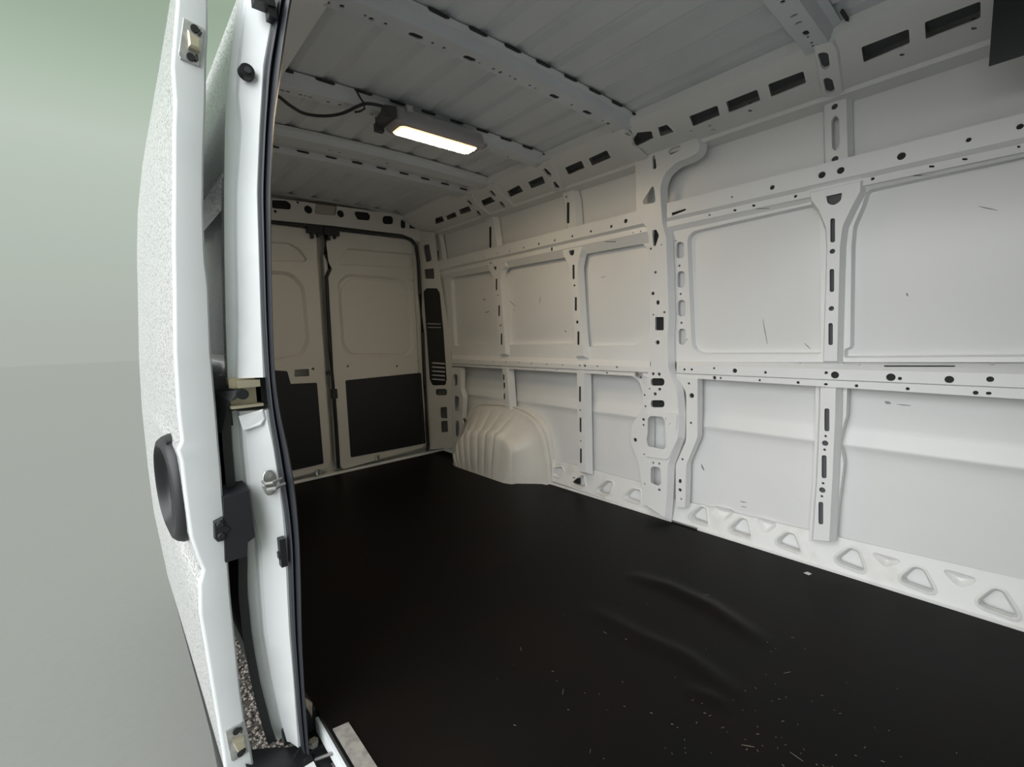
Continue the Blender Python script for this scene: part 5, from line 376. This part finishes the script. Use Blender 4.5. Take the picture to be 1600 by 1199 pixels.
def flute(i):
    u = i/(NA-1)
    if u < .30 or u > .97: return 0
    ph = ((u-.30)/.67*8.0) % 1
    return max(0, 1-(2*abs(ph-.5))**3)*min(1,(u-.30)/.05)*min(1,(.97-u)/.05)
rows = []
for j, (t, xx) in enumerate([(-.07,1.878),(-.05,1.84),(0,1.832),(.02,1.80),(.25,1.79),(.5,1.755),(.75,1.715),(.92,1.690),(.98,1.674),(1.0,1.662)]):
    row = []
    for i in range(NA):
        a, b = rim[i], inn[i]; y = a[0]+(b[0]-a[0])*t; z = a[1]+(b[1]-a[1])*t
        if j >= 4: dy, dz = y-2.58, z-.05; L = math.hypot(dy,dz) or 1; f = flute(i)*.015*min(1,(j-3)/3); y += dy/L*f; z += dz/L*f
        row.append((xx, y, max(z,0)))
    rows.append(row)
for k, (t, dx) in enumerate([(.04,-.008),(.12,-.014),(.3,-.02),(.5,-.024),(.7,-.028),(.88,-.031),(1.0,-.035)]):
    row = []
    for i in range(NA):
        b = inn[i]; by = 2.247+(2.952-2.247)*(.5+(b[0]-2.6)/(.705)*.55)
        y = b[0]+(by-b[0])*t*.4; z = b[1]*(1-t)
        row.append((1.664+dx-flute(i)*.017*max(0,1-t**2.5), y, z))
    rows.append(row)
wa = empty('wheel_arch', (1.75,2.55,0))
tag(wa, 'cream white fluted wheel arch bulging onto the black floor', 'wheel arch')
MB().grid(rows).build('arch_shell', 'archpaint', wa, smooth=50)
rl = [(1.822, rim[i][0]+(rim[i][0]-2.58)*.03, max(0, rim[i][1]+.012)) for i in range(2, NA-2, 2)]
MB().tube(rl, .006, 6).build('arch_lip', 'archpaint', wa, smooth=True)
MB().tube([(1.84,2.99,.33),(1.80,2.965,.315),(1.765,2.93,.34)], .009, 6).build('rubber_plug', 'rubber', wa, smooth=True)
MB().box((1.845,1.835,.05),(1.86,1.885,.085)).build('drain_plug', 'plastic', wr)
# ---------------------------------------------------------------- roof
ce = tag(empty('ceiling', (.935,1.3,1.95)), 'grey white steel roof with cross bows and lengthwise swages', 'ceiling', kind='structure')
cent = [1.66-.152*k for k in range(10)]
xr = []
for c in cent: xr += [c-.03, c-.018, c-.008, c+.008, c+.018, c+.03]
xr = sorted([x for x in xr if .24 < x < 1.60]+[.2,.24,1.58,1.60])
def roof_z(x):
    z = 1.952+crown(x)
    for c in cent:
        d = abs(x-c)
        if d < .0301: z += .011*(1-max(0,(d-.008)/.0221)) if d > .008 else .011
    return z
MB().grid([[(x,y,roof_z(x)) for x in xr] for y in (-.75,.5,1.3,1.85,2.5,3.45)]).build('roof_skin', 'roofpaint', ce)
def bow(y0, y1, zf, holes, lip0=.022, lip1=.014, x0=.16, x1=1.61):
    st = zs(x0, x1, 15); n = len(st)
    D['_b'] = (((0,0,zf),(1,0,0),(0,1,0),(0,0,1)), [(x,y0) for x in st]+[(x,y1) for x in st[::-1]],
               [('p',[(hx-hw/2,hy-hh*.2),(hx-hw*.3,hy-hh/2),(hx+hw*.3,hy-hh/2),(hx+hw/2,hy-hh*.2),(hx+hw/2,hy+hh*.2),(hx+hw*.3,hy+hh/2),(hx-hw*.3,hy+hh/2),(hx-hw/2,hy+hh*.2)],.004,0,0) for hx,hy,hw,hh in holes if x0+.03 < hx < x1-.03 and y0+hh/2+.003 < hy < y1-hh/2-.003],(0,0))
    B = MB(); f = lambda p: Vector((p.x, p.y, p.z+crown(p.x))); sheet(B, '_b', fn=f)
    up = 1.946
    B.grid([[(x,y0,zf+crown(x)) for x in st],[(x,y0-.014,up-.006+crown(x)) for x in st],[(x,y0-.014-lip0,up+crown(x)) for x in st]])
    B.grid([[(x,y1,zf+crown(x)) for x in st],[(x,y1+.012,up-.006+crown(x)) for x in st],[(x,y1+.012+lip1,up+crown(x)) for x in st]])
    K = MB()
    for h in D['_b'][2]: K.add([(q[0], q[1], zf+.0045+crown(q[0])) for q in offset(h[1], .003)], [tuple(range(len(h[1])))])  # dark plates that paint the shade in the bow holes
    if K.f: tag(K.build('hole_shade', 'holeshade', ce, fix=False), kind='stuff')
    return B.build('roof_bow', 'roofpaint', ce, fix=False)
bow(1.285,1.350,1.905, D['holes1']); bow(1.850,1.905,1.905, D['holes2']); bow(.515,.585,1.905, D['holesF'])
bow(2.325,2.42,1.912, D['holes3']); bow(2.545,2.64,1.912, D['holes4'])
def bow_strips(L, y, z=1.940):  # row of thin dark strips along a bow's front flange
    me = None
    for x0, x1 in L:
        xm = (x0+x1)/2; w2 = (x1-x0)/2
        MB().prism([(x0,y-.010,z+crown(xm)),(x0+.01,y-.013,z+crown(xm)),(x1-.01,y-.013,z+crown(xm)),(x1,y-.010,z+crown(xm)),(x1-.01,y-.004,z+crown(xm)),(x0+.01,y-.004,z+crown(xm))],(0,0,.006)).build('bow_strip', 'bowstrip', ce)
bow_strips([(.082+.1478*k, .158+.1478*k) for k in range(1,11)], 1.256); bow_strips([(.095+.1478*k, .168+.1478*k) for k in range(1,11)], 1.824)
bow_strips([(.25+.142*k, .31+.142*k) for k in range(0,10)], 2.534, 1.928); bow_strips([(1.50,1.58),(1.35,1.43),(1.2,1.28),(1.05,1.13)], .470, 1.936)
# outer roof skin and the roof side above the sliding door
MB().grid([[(x,y,z) for y in (-.75,3.5)] for x,z in [(.10,1.83),(.12,1.90),(.17,1.98),(.32,2.02),(.9,2.05),(1.55,2.02),(1.75,1.99)]]).build('outer_roof_skin', 'gloss', ce, smooth=40)
# dark panel in the front corner of the roof
B = MB().prism([(1.596,.138,1.678),(1.596,.138,1.93),(1.602,.138,1.93),(1.602,.138,1.678)], (0,-.88,0)); B.prism([(1.602,.10,1.70),(1.602,.10,1.915),(1.66,.10,1.90),(1.66,.10,1.72)], (0,-.84,0))
tag(B.build('overhead_shelf', 'plastic'), 'black plastic overhead box end against roof rail in upper front corner', 'shelf')
# ---------------------------------------------------------------- rear wall and rear doors
wb = tag(empty('wall_back', (.935,3.42,0)), 'white rear door frame with punched header and corner pillar', 'wall', kind='structure')
pressed('header', ['header'], 'doorpaint', wb, 'holeshade', .015)
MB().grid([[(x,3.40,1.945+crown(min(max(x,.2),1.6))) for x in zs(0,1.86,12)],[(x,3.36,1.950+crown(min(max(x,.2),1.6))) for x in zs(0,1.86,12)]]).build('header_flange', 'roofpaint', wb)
pressed('corner_pillar', ['rear_pillar'], 'doorpaint', wb, 'greyholeshade', .02)
tag(pressed('vent_strip', ['vent_strip'], 'plastic', wb), 'black louvred vent strip')
B = MB().box((.04,3.50,-.06),(1.95,3.52,2.0)); B.box((.04,3.43,-.06),(1.95,3.5,.0)); B.box((1.88,3.30,-.06),(1.92,3.52,2.0)); B.box((.3,3.40,1.97),(1.75,3.52,2.03)); B.box((.03,3.42,-.06),(.05,3.52,1.9)); B.build('rear_outer_skin', 'doorpaint', wb)
B = MB().grid([[(1.66,3.405,z) for z in (-.02,1.95)],[(1.70,3.46,z) for z in (-.02,1.95)]]); B.build('frame_return', 'doorpaint', wb)
# lamp cover set into the header
(O,U,V,N), _, hs, _ = D['header']; O, U, V, N = map(Vector, (O,U,V,N))
hp = hs[2][1]; c = sum((Vector(q) for q in hp), Vector((0,0)))/len(hp)
q2 = [c+(Vector(q)-c)*.92 for q in hp]
MB().prism([O+U*q.x+V*q.y+N*.012 for q in q2], (0,-.009,0), .003).build('courtesy_lamp_cover', mat('dull_lens',(.42,.40,.36),.5), wb)
d2 = tag(empty('door_2', (1.30,3.42,0)), 'closed rear door beside the corner vent, black board on its lower half', 'door', kind='structure')
d1 = tag(empty('door_1', (.60,3.42,0)), 'closed rear door partly hidden behind the black seal', 'door', kind='structure')
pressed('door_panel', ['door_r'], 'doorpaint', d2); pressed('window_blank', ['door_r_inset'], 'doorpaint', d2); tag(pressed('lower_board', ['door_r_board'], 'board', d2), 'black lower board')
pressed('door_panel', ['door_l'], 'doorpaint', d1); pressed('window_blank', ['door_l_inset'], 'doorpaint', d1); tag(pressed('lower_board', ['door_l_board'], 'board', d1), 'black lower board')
MB().box((.74,3.435,.60),(.90,3.45,.72)).build('handle_recess', 'plastic', d1)
for x, z in ((.73,.745),(.86,.74)): pass
def catch(px_, parent):
    B = MB().box((px_-.055,3.385,1.735),(px_+.055,3.418,1.79)); B.box((px_-.03,3.39,1.70),(px_-.012,3.418,1.74)); B.box((px_+.015,3.395,1.715),(px_+.03,3.418,1.74)); B.build('top_catch', 'plastic', parent)
catch(.895, d1); catch(1.01, d2)
for x, z, pr in ((1.25,.035,d2),(.79,.02,d1)):
    MB().tube([(x,3.41,z+.035),(x,3.41,z-.005)], .018, 10).build('floor_catch', 'steel', pr, smooth=True)
B = MB(); B.tube([(.972,3.412,1.76),(.962,3.412,1.6),(.985,3.412,1.50),(.955,3.412,1.44),(.950,3.412,1.2),(.945,3.412,.9),(.945,3.412,.6),(.945,3.412,.35),(.94,3.412,.03)], .014, 8)
B.build('centre_seal', 'rubber', d2, smooth=True)
MB().box((.925,3.39,.56),(.965,3.415,.63)).build('lock_block', 'plastic', d2); MB().box((.90,3.395,.735),(.935,3.415,.765)).build('latch', 'plastic', d1)
seal_px = D['rear_seal']
MB().tube([(x,3.405,z) for x,z in seal_px], .014, 8).build('door_frame_seal', 'rubber', wb, smooth=True)
# ---------------------------------------------------------------- near side: door jamb, lining, roof side
wl = tag(empty('wall_left', (0,1.2,0)), 'white jamb at the rear edge of the sliding door opening', 'wall', kind='structure')
def strip(cols, za, zb, n, ys_):
    return [[(curve_at(c, z), y, z) for z in zs(za, zb, n)] for c, y in zip(cols, ys_)]
def off(c, d): return [(p[0]+d, p[1]) for p in c]
YJ = 1.2
up_ = strip([off(D['jambL'],.02), D['jambL'], off(D['jambL'],.012), off(D['jambS'],-.003), D['jambS'], off(D['jambS'],.006), D['jambR'], off(D['sealA'],.006)], .913, 1.86, 60, [1.29,YJ+.060,YJ+.055,YJ+.053,YJ+.034,YJ+.028,YJ,YJ+.003])
B = MB().grid(up_)
B.grid([[r[0] for r in up_], [(p[0],p[1]+.12,p[2]+.004) for p in (r[0] for r in up_)]])
B.build('upper_jamb', 'edge', wl, smooth=14)
lo_ = strip([off(D['jamb2L'],.01), D['jamb2L'], off(D['jamb2L'],.008), off(D['jamb2S'],-.003), D['jamb2S'], off(D['jamb2S'],.006), D['jamb2R'], off(D['sealA'],.006)], -.05, .835, 60, [1.30,YJ+.066,YJ+.062,YJ+.060,YJ+.040,YJ+.032,YJ,YJ+.003])
B = MB().grid(lo_)
B.grid([[r[-1] for r in lo_], [(p[0],p[1]+.03,p[2]) for p in (r[-1] for r in lo_)]])
B.build('lower_jamb', 'edge', wl, smooth=14)
# pressed plate over the lower jamb head
MB().prism([(-.064,1.226,.826),(-.016,1.206,.838),(-.012,1.206,.815),(-.022,1.208,.800),(-.058,1.224,.790)], (0,-.008,0), .004).build('jamb_patch', 'edge', wl)
MB().box((-.03,1.24,-.06),(.10,3.46,-.004)).build('floor_edge', 'plastic', wl)
# hole in the upper jamb with a dark grommet
MB().tube([(.015,1.216,1.598),(.015,1.199,1.598)], [.017,.015], 16, up=Vector((1,0,0))).build('grommet', 'plastic', wl, smooth=True)
MB().tube([(.015,1.206,1.598),(.015,1.196,1.598)], [.007,.007], 12, up=Vector((1,0,0))).build('grommet_centre', 'lampdark', wl)
# roller track in the gap
B = MB().box((-.075,1.235,.850),(-.010,1.26,.915)); B.box((-.08,1.20,.846),(-.014,1.24,.852)); B.box((-.062,1.205,.892),(-.016,1.236,.908)); B.build('roller_track', 'brass', wl)
MB().tube([(-.055,1.215,.878),(-.055,1.195,.878)], .012, 12).build('track_bolt', 'plastic', wl)
B = MB().box((-.30+.14,1.26,.80),(-.07,1.28,.92)); B.box((-.02,1.235,.845),(.01,1.262,.92)); B.build('track_cover', 'plastic', wl)
# door seal: a wide bulb and a narrow lip
zz = zs(-.055, 1.85, 90)
sa = [(curve_at(D['sealA'],z), z) for z in zz]; sb = [(curve_at(D['sealB'],z), z) for z in zz]
sa = smooth_c(sa, 3); sb = smooth_c(sb, 3)
prof = [(-.12,.012,0),(-.10,-.002,0),(.0,-.012,0),(.16,-.014,0),(.30,-.009,0),(.38,-.002,0),(.46,-.008,0),(.60,-.022,0),(.80,-.027,0),(.98,-.022,0),(1.12,-.010,0),(1.16,.008,0),(1.10,.035,0)]
rows = [[(a[0]+(b[0]-a[0])*t, 1.19+dy, a[1]) for (t,dy,_) in prof] for a, b in zip(sa, sb)]
se = MB().grid(rows).build('door_seal', 'seal', smooth=60)
tag(se, 'black rubber door seal running up the rear edge of the side opening', 'seal')
# inner lining behind the seal and the outer body side
B = MB().grid([[(curve_at(D['sealB'],z)-.004, y, z) for z in zz] for y in (1.225,2.0,3.42)]); B.build('inner_side_panel', 'paint', wl, smooth=True)
MB().grid([[(x,y,z) for y in (-.75,3.42)] for x,z in ((.10,1.80),(.11,1.829),(.27,1.914),(.28,1.96))]).build('roof_rail', 'paint', wl)
oz = zs(.90, 1.85, 40)
def side_x(z): return curve_at(D['jambL'], z)+.006
B = MB()
def reces(y, z):
    a = min(max((y-1.33)/.03,0),1)*min(max((2.9-y)/.03,0),1)*min(max((1.405-z)/.02,0),1)*min(max((z-.94)/.02,0),1); return .045*a
yy = [1.26,1.30,1.33,1.345,1.36,1.45,1.8,2.3,2.87,2.9,3.2,3.5]
oz = sorted(zs(.90,1.78,30)+[1.385,1.39,1.395,1.40,1.405,.945,.95,.955,.96]+[1.79,1.80])
B.grid([[(side_x(z)+reces(y,z), y, z) for z in oz]+[(.035,y,1.815),(.07,y,1.825),(.12,y,1.90)] for y in yy])
B.build('outer_side_panel', 'gloss', wl, smooth=40)
B = MB().grid([[(curve_at(D['jamb2L'],z)-.004, y, z) for z in zs(.22,.90,20)] for y in (1.245,1.9,3.4)])
B.grid([[(curve_at(D['jamb2L'],z)-.017, 1.24, z) for z in zs(-.03,.84,20)],[(curve_at(D['jamb2L'],z)+.002, 1.238, z) for z in zs(-.03,.84,20)]])
B.build('side_cladding', 'plastic', wl)
fo = MB().prism([(-.115,1.19,.650),(-.063,1.19,.655),(-.060,1.19,.540),(-.076,1.19,.532),(-.080,1.19,.500),(-.124,1.19,.500)], (0,.075,.008)); fo.build('foam_buffer', 'rubber', wl)
B = MB().prism([(-.105,1.25,.885),(-.080,1.22,.893),(-.058,1.21,.888),(-.058,1.21,.872),(-.078,1.215,.862),(-.088,1.22,.835),(-.098,1.235,.79),(-.110,1.25,.79)], (0,.03,0), .004); B.build('roller_arm', 'plastic', wl)
B = MB().box((.035,1.165,1.735),(.075,1.20,1.775)); B.box((.062,1.17,1.715),(.078,1.198,1.74)); B.build('upper_roller_bracket', 'plastic', wl)
# striker loop on the lower jamb
st = empty('door_striker', (-.018,1.205,.66)); tag(st, 'steel striker loop bolted to the white jamb below the roller track', 'striker')
def plate_poly(cx, cz, w, h, n=20): return [(cx+w/2*math.copysign(abs(math.cos(2*math.pi*k/n))**.7,math.cos(2*math.pi*k/n)), 1.2, cz+h/2*math.copysign(abs(math.sin(2*math.pi*k/n))**.9,math.sin(2*math.pi*k/n))) for k in range(n)]
MB().prism(plate_poly(-.018,.660,.030,.062), (0,-.005,0), .002).build('striker_plate', 'steel', st)
for z in (.679,.641): MB().tube([(-.018,1.196,z),(-.018,1.192,z)], .007, 10, up=Vector((1,0,0))).build('screw', 'alu', st)
MB().tube([(-.032,1.197,.667),(-.032,1.165,.668),(-.020,1.160,.669),(.004,1.17,.672)], .0035, 8).build('loop', 'steel', st, smooth=True)
MB().tube([(-.030,1.197,.654),(-.030,1.160,.655),(-.016,1.155,.656),(.008,1.165,.659)], .0045, 8).build('loop', 'steel', st, smooth=True)
B = MB().box((-.012,1.178,.45),(.002,1.20,.52)); B.box((-.015,1.182,.47),(-.006,1.2,.485)); tag(B.build('seal_clip', 'plastic', wl), 'black clip')
# ---------------------------------------------------------------- sill of the side opening
sl = tag(empty('trim_1', (.05,1.1,-.05)), 'white painted door sill strip with black cladding and metal floor trim', 'sill', kind='structure')
MB().prism([(.048,1.232,-.02),(.062,1.225,-.018),(.066,1.222,-.05),(.048,1.232,-.06)], (.0,-1.9,0)).build('sill_strip', 'edge', sl)
MB().prism([(.062,1.135,.004),(.10,1.128,.004),(.10,1.128,-.014),(.062,1.135,-.014)], (0,-1.8,0)).build('floor_trim', 'alu', sl)
MB().prism([(.034,1.33,.003),(.052,1.262,.003),(.036,1.215,.003)], (0,0,-.01)).build('corner_piece', 'alu', sl)
ck = [(-.125,1.19,-.02),(-.10,1.185,-.045),(-.06,1.18,-.062),(-.02,1.175,-.085),(.02,1.165,-.09)]
B = MB().grid([[Vector(p)+Vector(d) for p in ck] for d in ((0,.06,.02),(0,0,.005),(-.003,-.012,-.014),(.0,-.005,-.032),(.02,.05,-.04))]); B.build('sill_cladding', 'plastic', sl, smooth=True)
B = MB().box((.0,-.7,-.16),(.05,1.19,-.085)); B.build('step', 'plastic', sl); MB().box((.0,1.19,-.14),(.075,1.45,-.07)).build('sill_filler', 'plastic', sl)
MB().prism([(-.03,1.12,-.12),(.015,1.12,-.12),(.015,1.155,-.12),(-.03,1.155,-.12)], (0,0,.05)).build('white_block', 'edge', sl)
MB().tube([(.022,1.16,-.074),(.05,1.10,-.03)], .004, 6).build('rod', 'steel', sl)
MB().tube([(.028,1.19,-.06),(.028,1.19,-.045)], .012, 6).build('nut', 'steel', sl)
# ---------------------------------------------------------------- unseen front of the load space
wf = tag(empty('wall_front', (.9,-.75,0)), 'plain white bulkhead closing the front of the load space', 'wall', kind='structure')
B = MB().box((.0,-.78,-.06),(1.95,-.75,2.05)); B.build('bulkhead', 'paint', wf)
MB().grid([[(.04,y,z) for y in (-.75,-.30)] for z in (-.05,1.82)]).build('front_jamb', 'paint', wf)
# ---------------------------------------------------------------- sliding door
sd = empty('sliding_door', (-.14,1.2,0)); tag(sd, 'white sliding door standing open, wet outer skin, black handle and latch edge', 'door')
zo = sorted(set([p[1] for p in D['slideO']]+zs(-.12,1.80,50)))
zo = [z for z in zo if -.12 <= z <= 1.80]
rearc = lambda z: curve_at(D['slideRear'], z) if z > .05 else curve_at(D['slideRear'], .05)-.0*(z)
def sx(z, y):
    a = curve_at(D['slideO'], z); t = (y-1.2)/1.15; b = rearc(max(z,.04)) if z > .04 else rearc(.04)+(.04-z)*.25
    k = min(1, t*3); return a*(1-k)+(b*.5+a*.5)*k if t < .33 else (a*.5+b*.5)*(1-(t-.33)/.67)+b*(t-.33)/.67
yo = [1.213,1.25,1.35,1.5,1.7,1.9,2.1,2.25,2.35]
B = MB().grid([[(sx(z,y), y, z) for z in zo] for y in yo])
B.grid([[(sx(z,2.35),2.35,z) for z in zo],[(curve_at(D['slideI'],z)+.02,2.35,z) for z in zo]])
B.build('outer_skin', 'gloss', sd, smooth=35)
B = MB().grid([[(sx(z,1.213),1.213,z) for z in zo],[(curve_at(D['slideO'],z)+.0006,1.206,z) for z in zo],[(curve_at(D['slideO'],z)+.003,1.202,z) for z in zo],[(curve_at(D['slideO'],z)+.007,1.2,z) for z in zo],[(curve_at(D['slideI'],z)-.004,1.2,z) for z in zo],[(curve_at(D['slideI'],z),1.205,z) for z in zo],[(curve_at(D['slideI'],z)+.004,1.24,z) for z in zo],[(curve_at(D['slideI'],z)+.01,2.35,z) for z in zo]])
for z in (zo[0], zo[-1]): B.add([(curve_at(D['slideO'],z),1.203,z),(curve_at(D['slideI'],z),1.2,z),(curve_at(D['slideI'],z),2.35,z),(sx(z,2.35),2.35,z)], [(0,1,2,3)])
B.build('inner_frame', 'dooredge', sd, smooth=35)
B = MB().grid([[(sx(z,y)-dx, y, z) for y in yo] for z, dx in ((.0,-.001),(-.005,.005),(-.125,.005),(-.125,-.02))]); tag(B.build('lower_cladding', 'plastic', sd), 'dark plastic lower edge')
def striker(cx, cz, tilt, name):
    r = MB(); rot = Matrix.Rotation(tilt, 3, 'Y'); c = Vector((cx,1.2,cz))
    L = lambda x, y, z: c+rot @ Vector((x,y,z))
    p = MB().prism([L(-.018,0,.042),(L(.016,0,.042)),(L(.018,0,.038)),(L(.018,0,-.040)),(L(-.014,0,-.042)),(L(-.018,0,-.036))], (0,-.004,0), .0015).build(name, 'alu', sd)
    B = MB().prism([L(-.010,-.003,.016),L(.014,-.003,.010),L(.015,-.003,-.014),L(-.004,-.003,-.016)], (0,-.016,0), .005); B.build('guide_block', 'brass', p)
    for s in (1,-1):
        MB().tube([L(.002,-.003,.030*s),L(.002,-.008,.030*s)], .0075, 12, up=Vector((1,0,0))).build('screw', 'plastic', p)
        MB().tube([L(.010,-.004,.034*s),L(.013,-.006,.028*s),L(.010,-.008,.021*s)], .0022, 6).build('hook', 'plastic', p, smooth=True)
    return p
tag(striker(-.087,1.617,.20,'guide_plate'), 'upper metal guide plate with block'); tag(striker(-.137,.054,-.06,'guide_plate'), 'lower metal guide plate with block')
b_ = MB().prism([(-.138,1.2,.600),(-.120,1.2,.606),(-.114,1.2,.592),(-.114,1.2,.585),(-.106,1.2,.578),(-.106,1.2,.572),(-.115,1.2,.566),(-.118,1.2,.552),(-.134,1.2,.552),(-.140,1.2,.562)], (0,-.012,0), .003).build('edge_buffer', 'plastic', sd)
for z in (.592,.565): MB().tube([(-.126,1.19,z),(-.126,1.184,z)], [.009,.006], 12, up=Vector((1,0,0))).build('screw', 'rubber', b_)
hd = MB(); cy, cz = 1.335, .660; n = 48
def ring(sc, x0, rise, sh=0):
    o = []
    for k in range(n):
        a = 2*math.pi*k/n; c, s = math.cos(a), math.sin(a)
        y = cy+sh+.108*sc*math.copysign(abs(c)**.8,c); z = cz+.124*sc*math.copysign(abs(s)**.9,s)-(y-cy)*-.10
        o.append((x0-rise*(.5+.5*c), y, z))
    return o
hd.grid([ring(1,-.170,0),ring(1,-.186,.004),ring(.96,-.195,.012),ring(.90,-.200,.018),ring(.82,-.201,.020),ring(.76,-.198,.018,.004),ring(.70,-.195,.008,.010),ring(.62,-.194,.002,.016),ring(.25,-.194,.002,.016)], True)
o = len(hd.v); hd.f.append(tuple(range(o-n,o)))
hb = hd.build('door_handle', 'plastic', sd, smooth=50)
MB().tube([(-.193,1.30,.775),(-.199,1.30,.775)], .006, 10, up=Vector((0,1,0))).build('lock_cap', 'rubber', hb)
# ---------------------------------------------------------------- lamp and its cable
la = empty('work_lamp', (.925,1.84,1.92)); tag(la, 'lit warm white oblong work lamp fixed under the second roof bow', 'lamp')
def rrect(x0, x1, y0, y1, z, r, n=5):
    o = []
    for cx, cy_, a0 in ((x1-r,y1-r,0),(x0+r,y1-r,90),(x0+r,y0+r,180),(x1-r,y0+r,270)):
        for k in range(n+1):
            a = math.radians(a0+90*k/n); o.append((cx+r*math.cos(a), cy_+r*math.sin(a), z))
    return o
B = MB(); rs = [rrect(.702,1.150,1.776,1.908,1.925,.03),rrect(.698,1.154,1.772,1.912,1.900,.03),rrect(.698,1.154,1.772,1.912,1.880,.03),rrect(.706,1.146,1.780,1.904,1.870,.028),rrect(.726,1.124,1.796,1.892,1.868,.022)]
B.grid(rs, True); n0 = len(rs[0]); B.f.append(tuple(range(n0)))
B.build('housing', 'lamp', la, smooth=40)
B = MB(); rs = [rrect(.727,1.123,1.797,1.891,1.869,.022),rrect(.731,1.119,1.801,1.887,1.864,.020)]; B.f.append(tuple(range(n0))); B = MB().grid(rs, True); B.build('diffuser_rim', 'lensrim', la); B = MB(); B.add(rs[1], [tuple(range(n0))]); B.build('diffuser', 'lens', la, fix=False)
B = MB().prism([(.655,1.80,1.885),(.70,1.785,1.885),(.70,1.90,1.885),(.672,1.925,1.885)], (0,0,.045)); B.box((.664,1.90,1.868),(.70,1.925,1.90)); B.build('end_bracket', 'lampdark', la)
B = MB().box((1.150,1.80,1.885),(1.180,1.84,1.90)); B.build('clip', 'lamp', la); MB().box((.735,1.762,1.915),(.765,1.775,1.94)).build('clip', 'alu', la)
def catmull(P, k=6):
    P = [Vector(p) for p in P]; o = []
    for i in range(len(P)-1):
        a, b, c, d = P[max(i-1,0)], P[i], P[i+1], P[min(i+2,len(P)-1)]
        for j in range(k):
            t = j/k; o.append(.5*((2*b)+(c-a)*t+(2*a-5*b+4*c-d)*t*t+(3*b-a-3*c+d)*t**3))
    o.append(P[-1]); return o
cb = MB().tube(catmull(D['cable'][:-2]+[(.650,1.79,1.905)]), .0062, 8).build('lamp_cable', 'rubber', smooth=True)
tag(cb, 'black lamp cable sagging along the second roof bow', 'cable')
B = MB().tube([(.548,1.815,1.955),(.555,1.805,1.93),(.566,1.800,1.912),(.575,1.812,1.896),(.566,1.835,1.892),(.55,1.85,1.89)], .004, 6)
tag(B.build('cable_tie', 'rubber', smooth=True), 'black cable tie holding the lamp cable up to the bow', 'cable tie')
# ---------------------------------------------------------------- litter on the floor
B = MB(); rnd = random.Random(11)
for i in range(190):
    t = rnd.random()
    x = rnd.gauss(.72,.17); y = rnd.gauss(.30,.14)
    if i > 130: x = rnd.uniform(.3,1.35); y = rnd.uniform(.1,1.1)
    if not .1 < x < 1.7: continue
    a = rnd.uniform(0,6.28); L = rnd.uniform(.0012,.004) if i%9 else rnd.uniform(.006,.018); wd = rnd.uniform(.0004,.0009)
    d = Vector((math.cos(a),math.sin(a),0)); q = Vector((-d.y,d.x,0))*wd; p = Vector((x,y,floor_z(x,y)+.0006))
    B.prism([p-d*L+q*.4, p+q, p+d*L+q*.3, p+d*L-q*.3, p-q, p-d*L-q*.4], (0,0,.0007))
tag(B.build('wood_shavings', 'chip', fix=False), 'scatter of tiny pale wood shavings on the black floor', 'shavings', kind='stuff')
MB().prism([(1.733,.550,.001),(1.752,.545,.001),(1.757,.562,.001),(1.738,.570,.001)], (0,0,.0015)).build('tape_scrap', 'whiteplastic')
tag(bpy.data.objects['tape_scrap'], 'small pale scrap of tape on black floor near the sill rail', 'scrap')
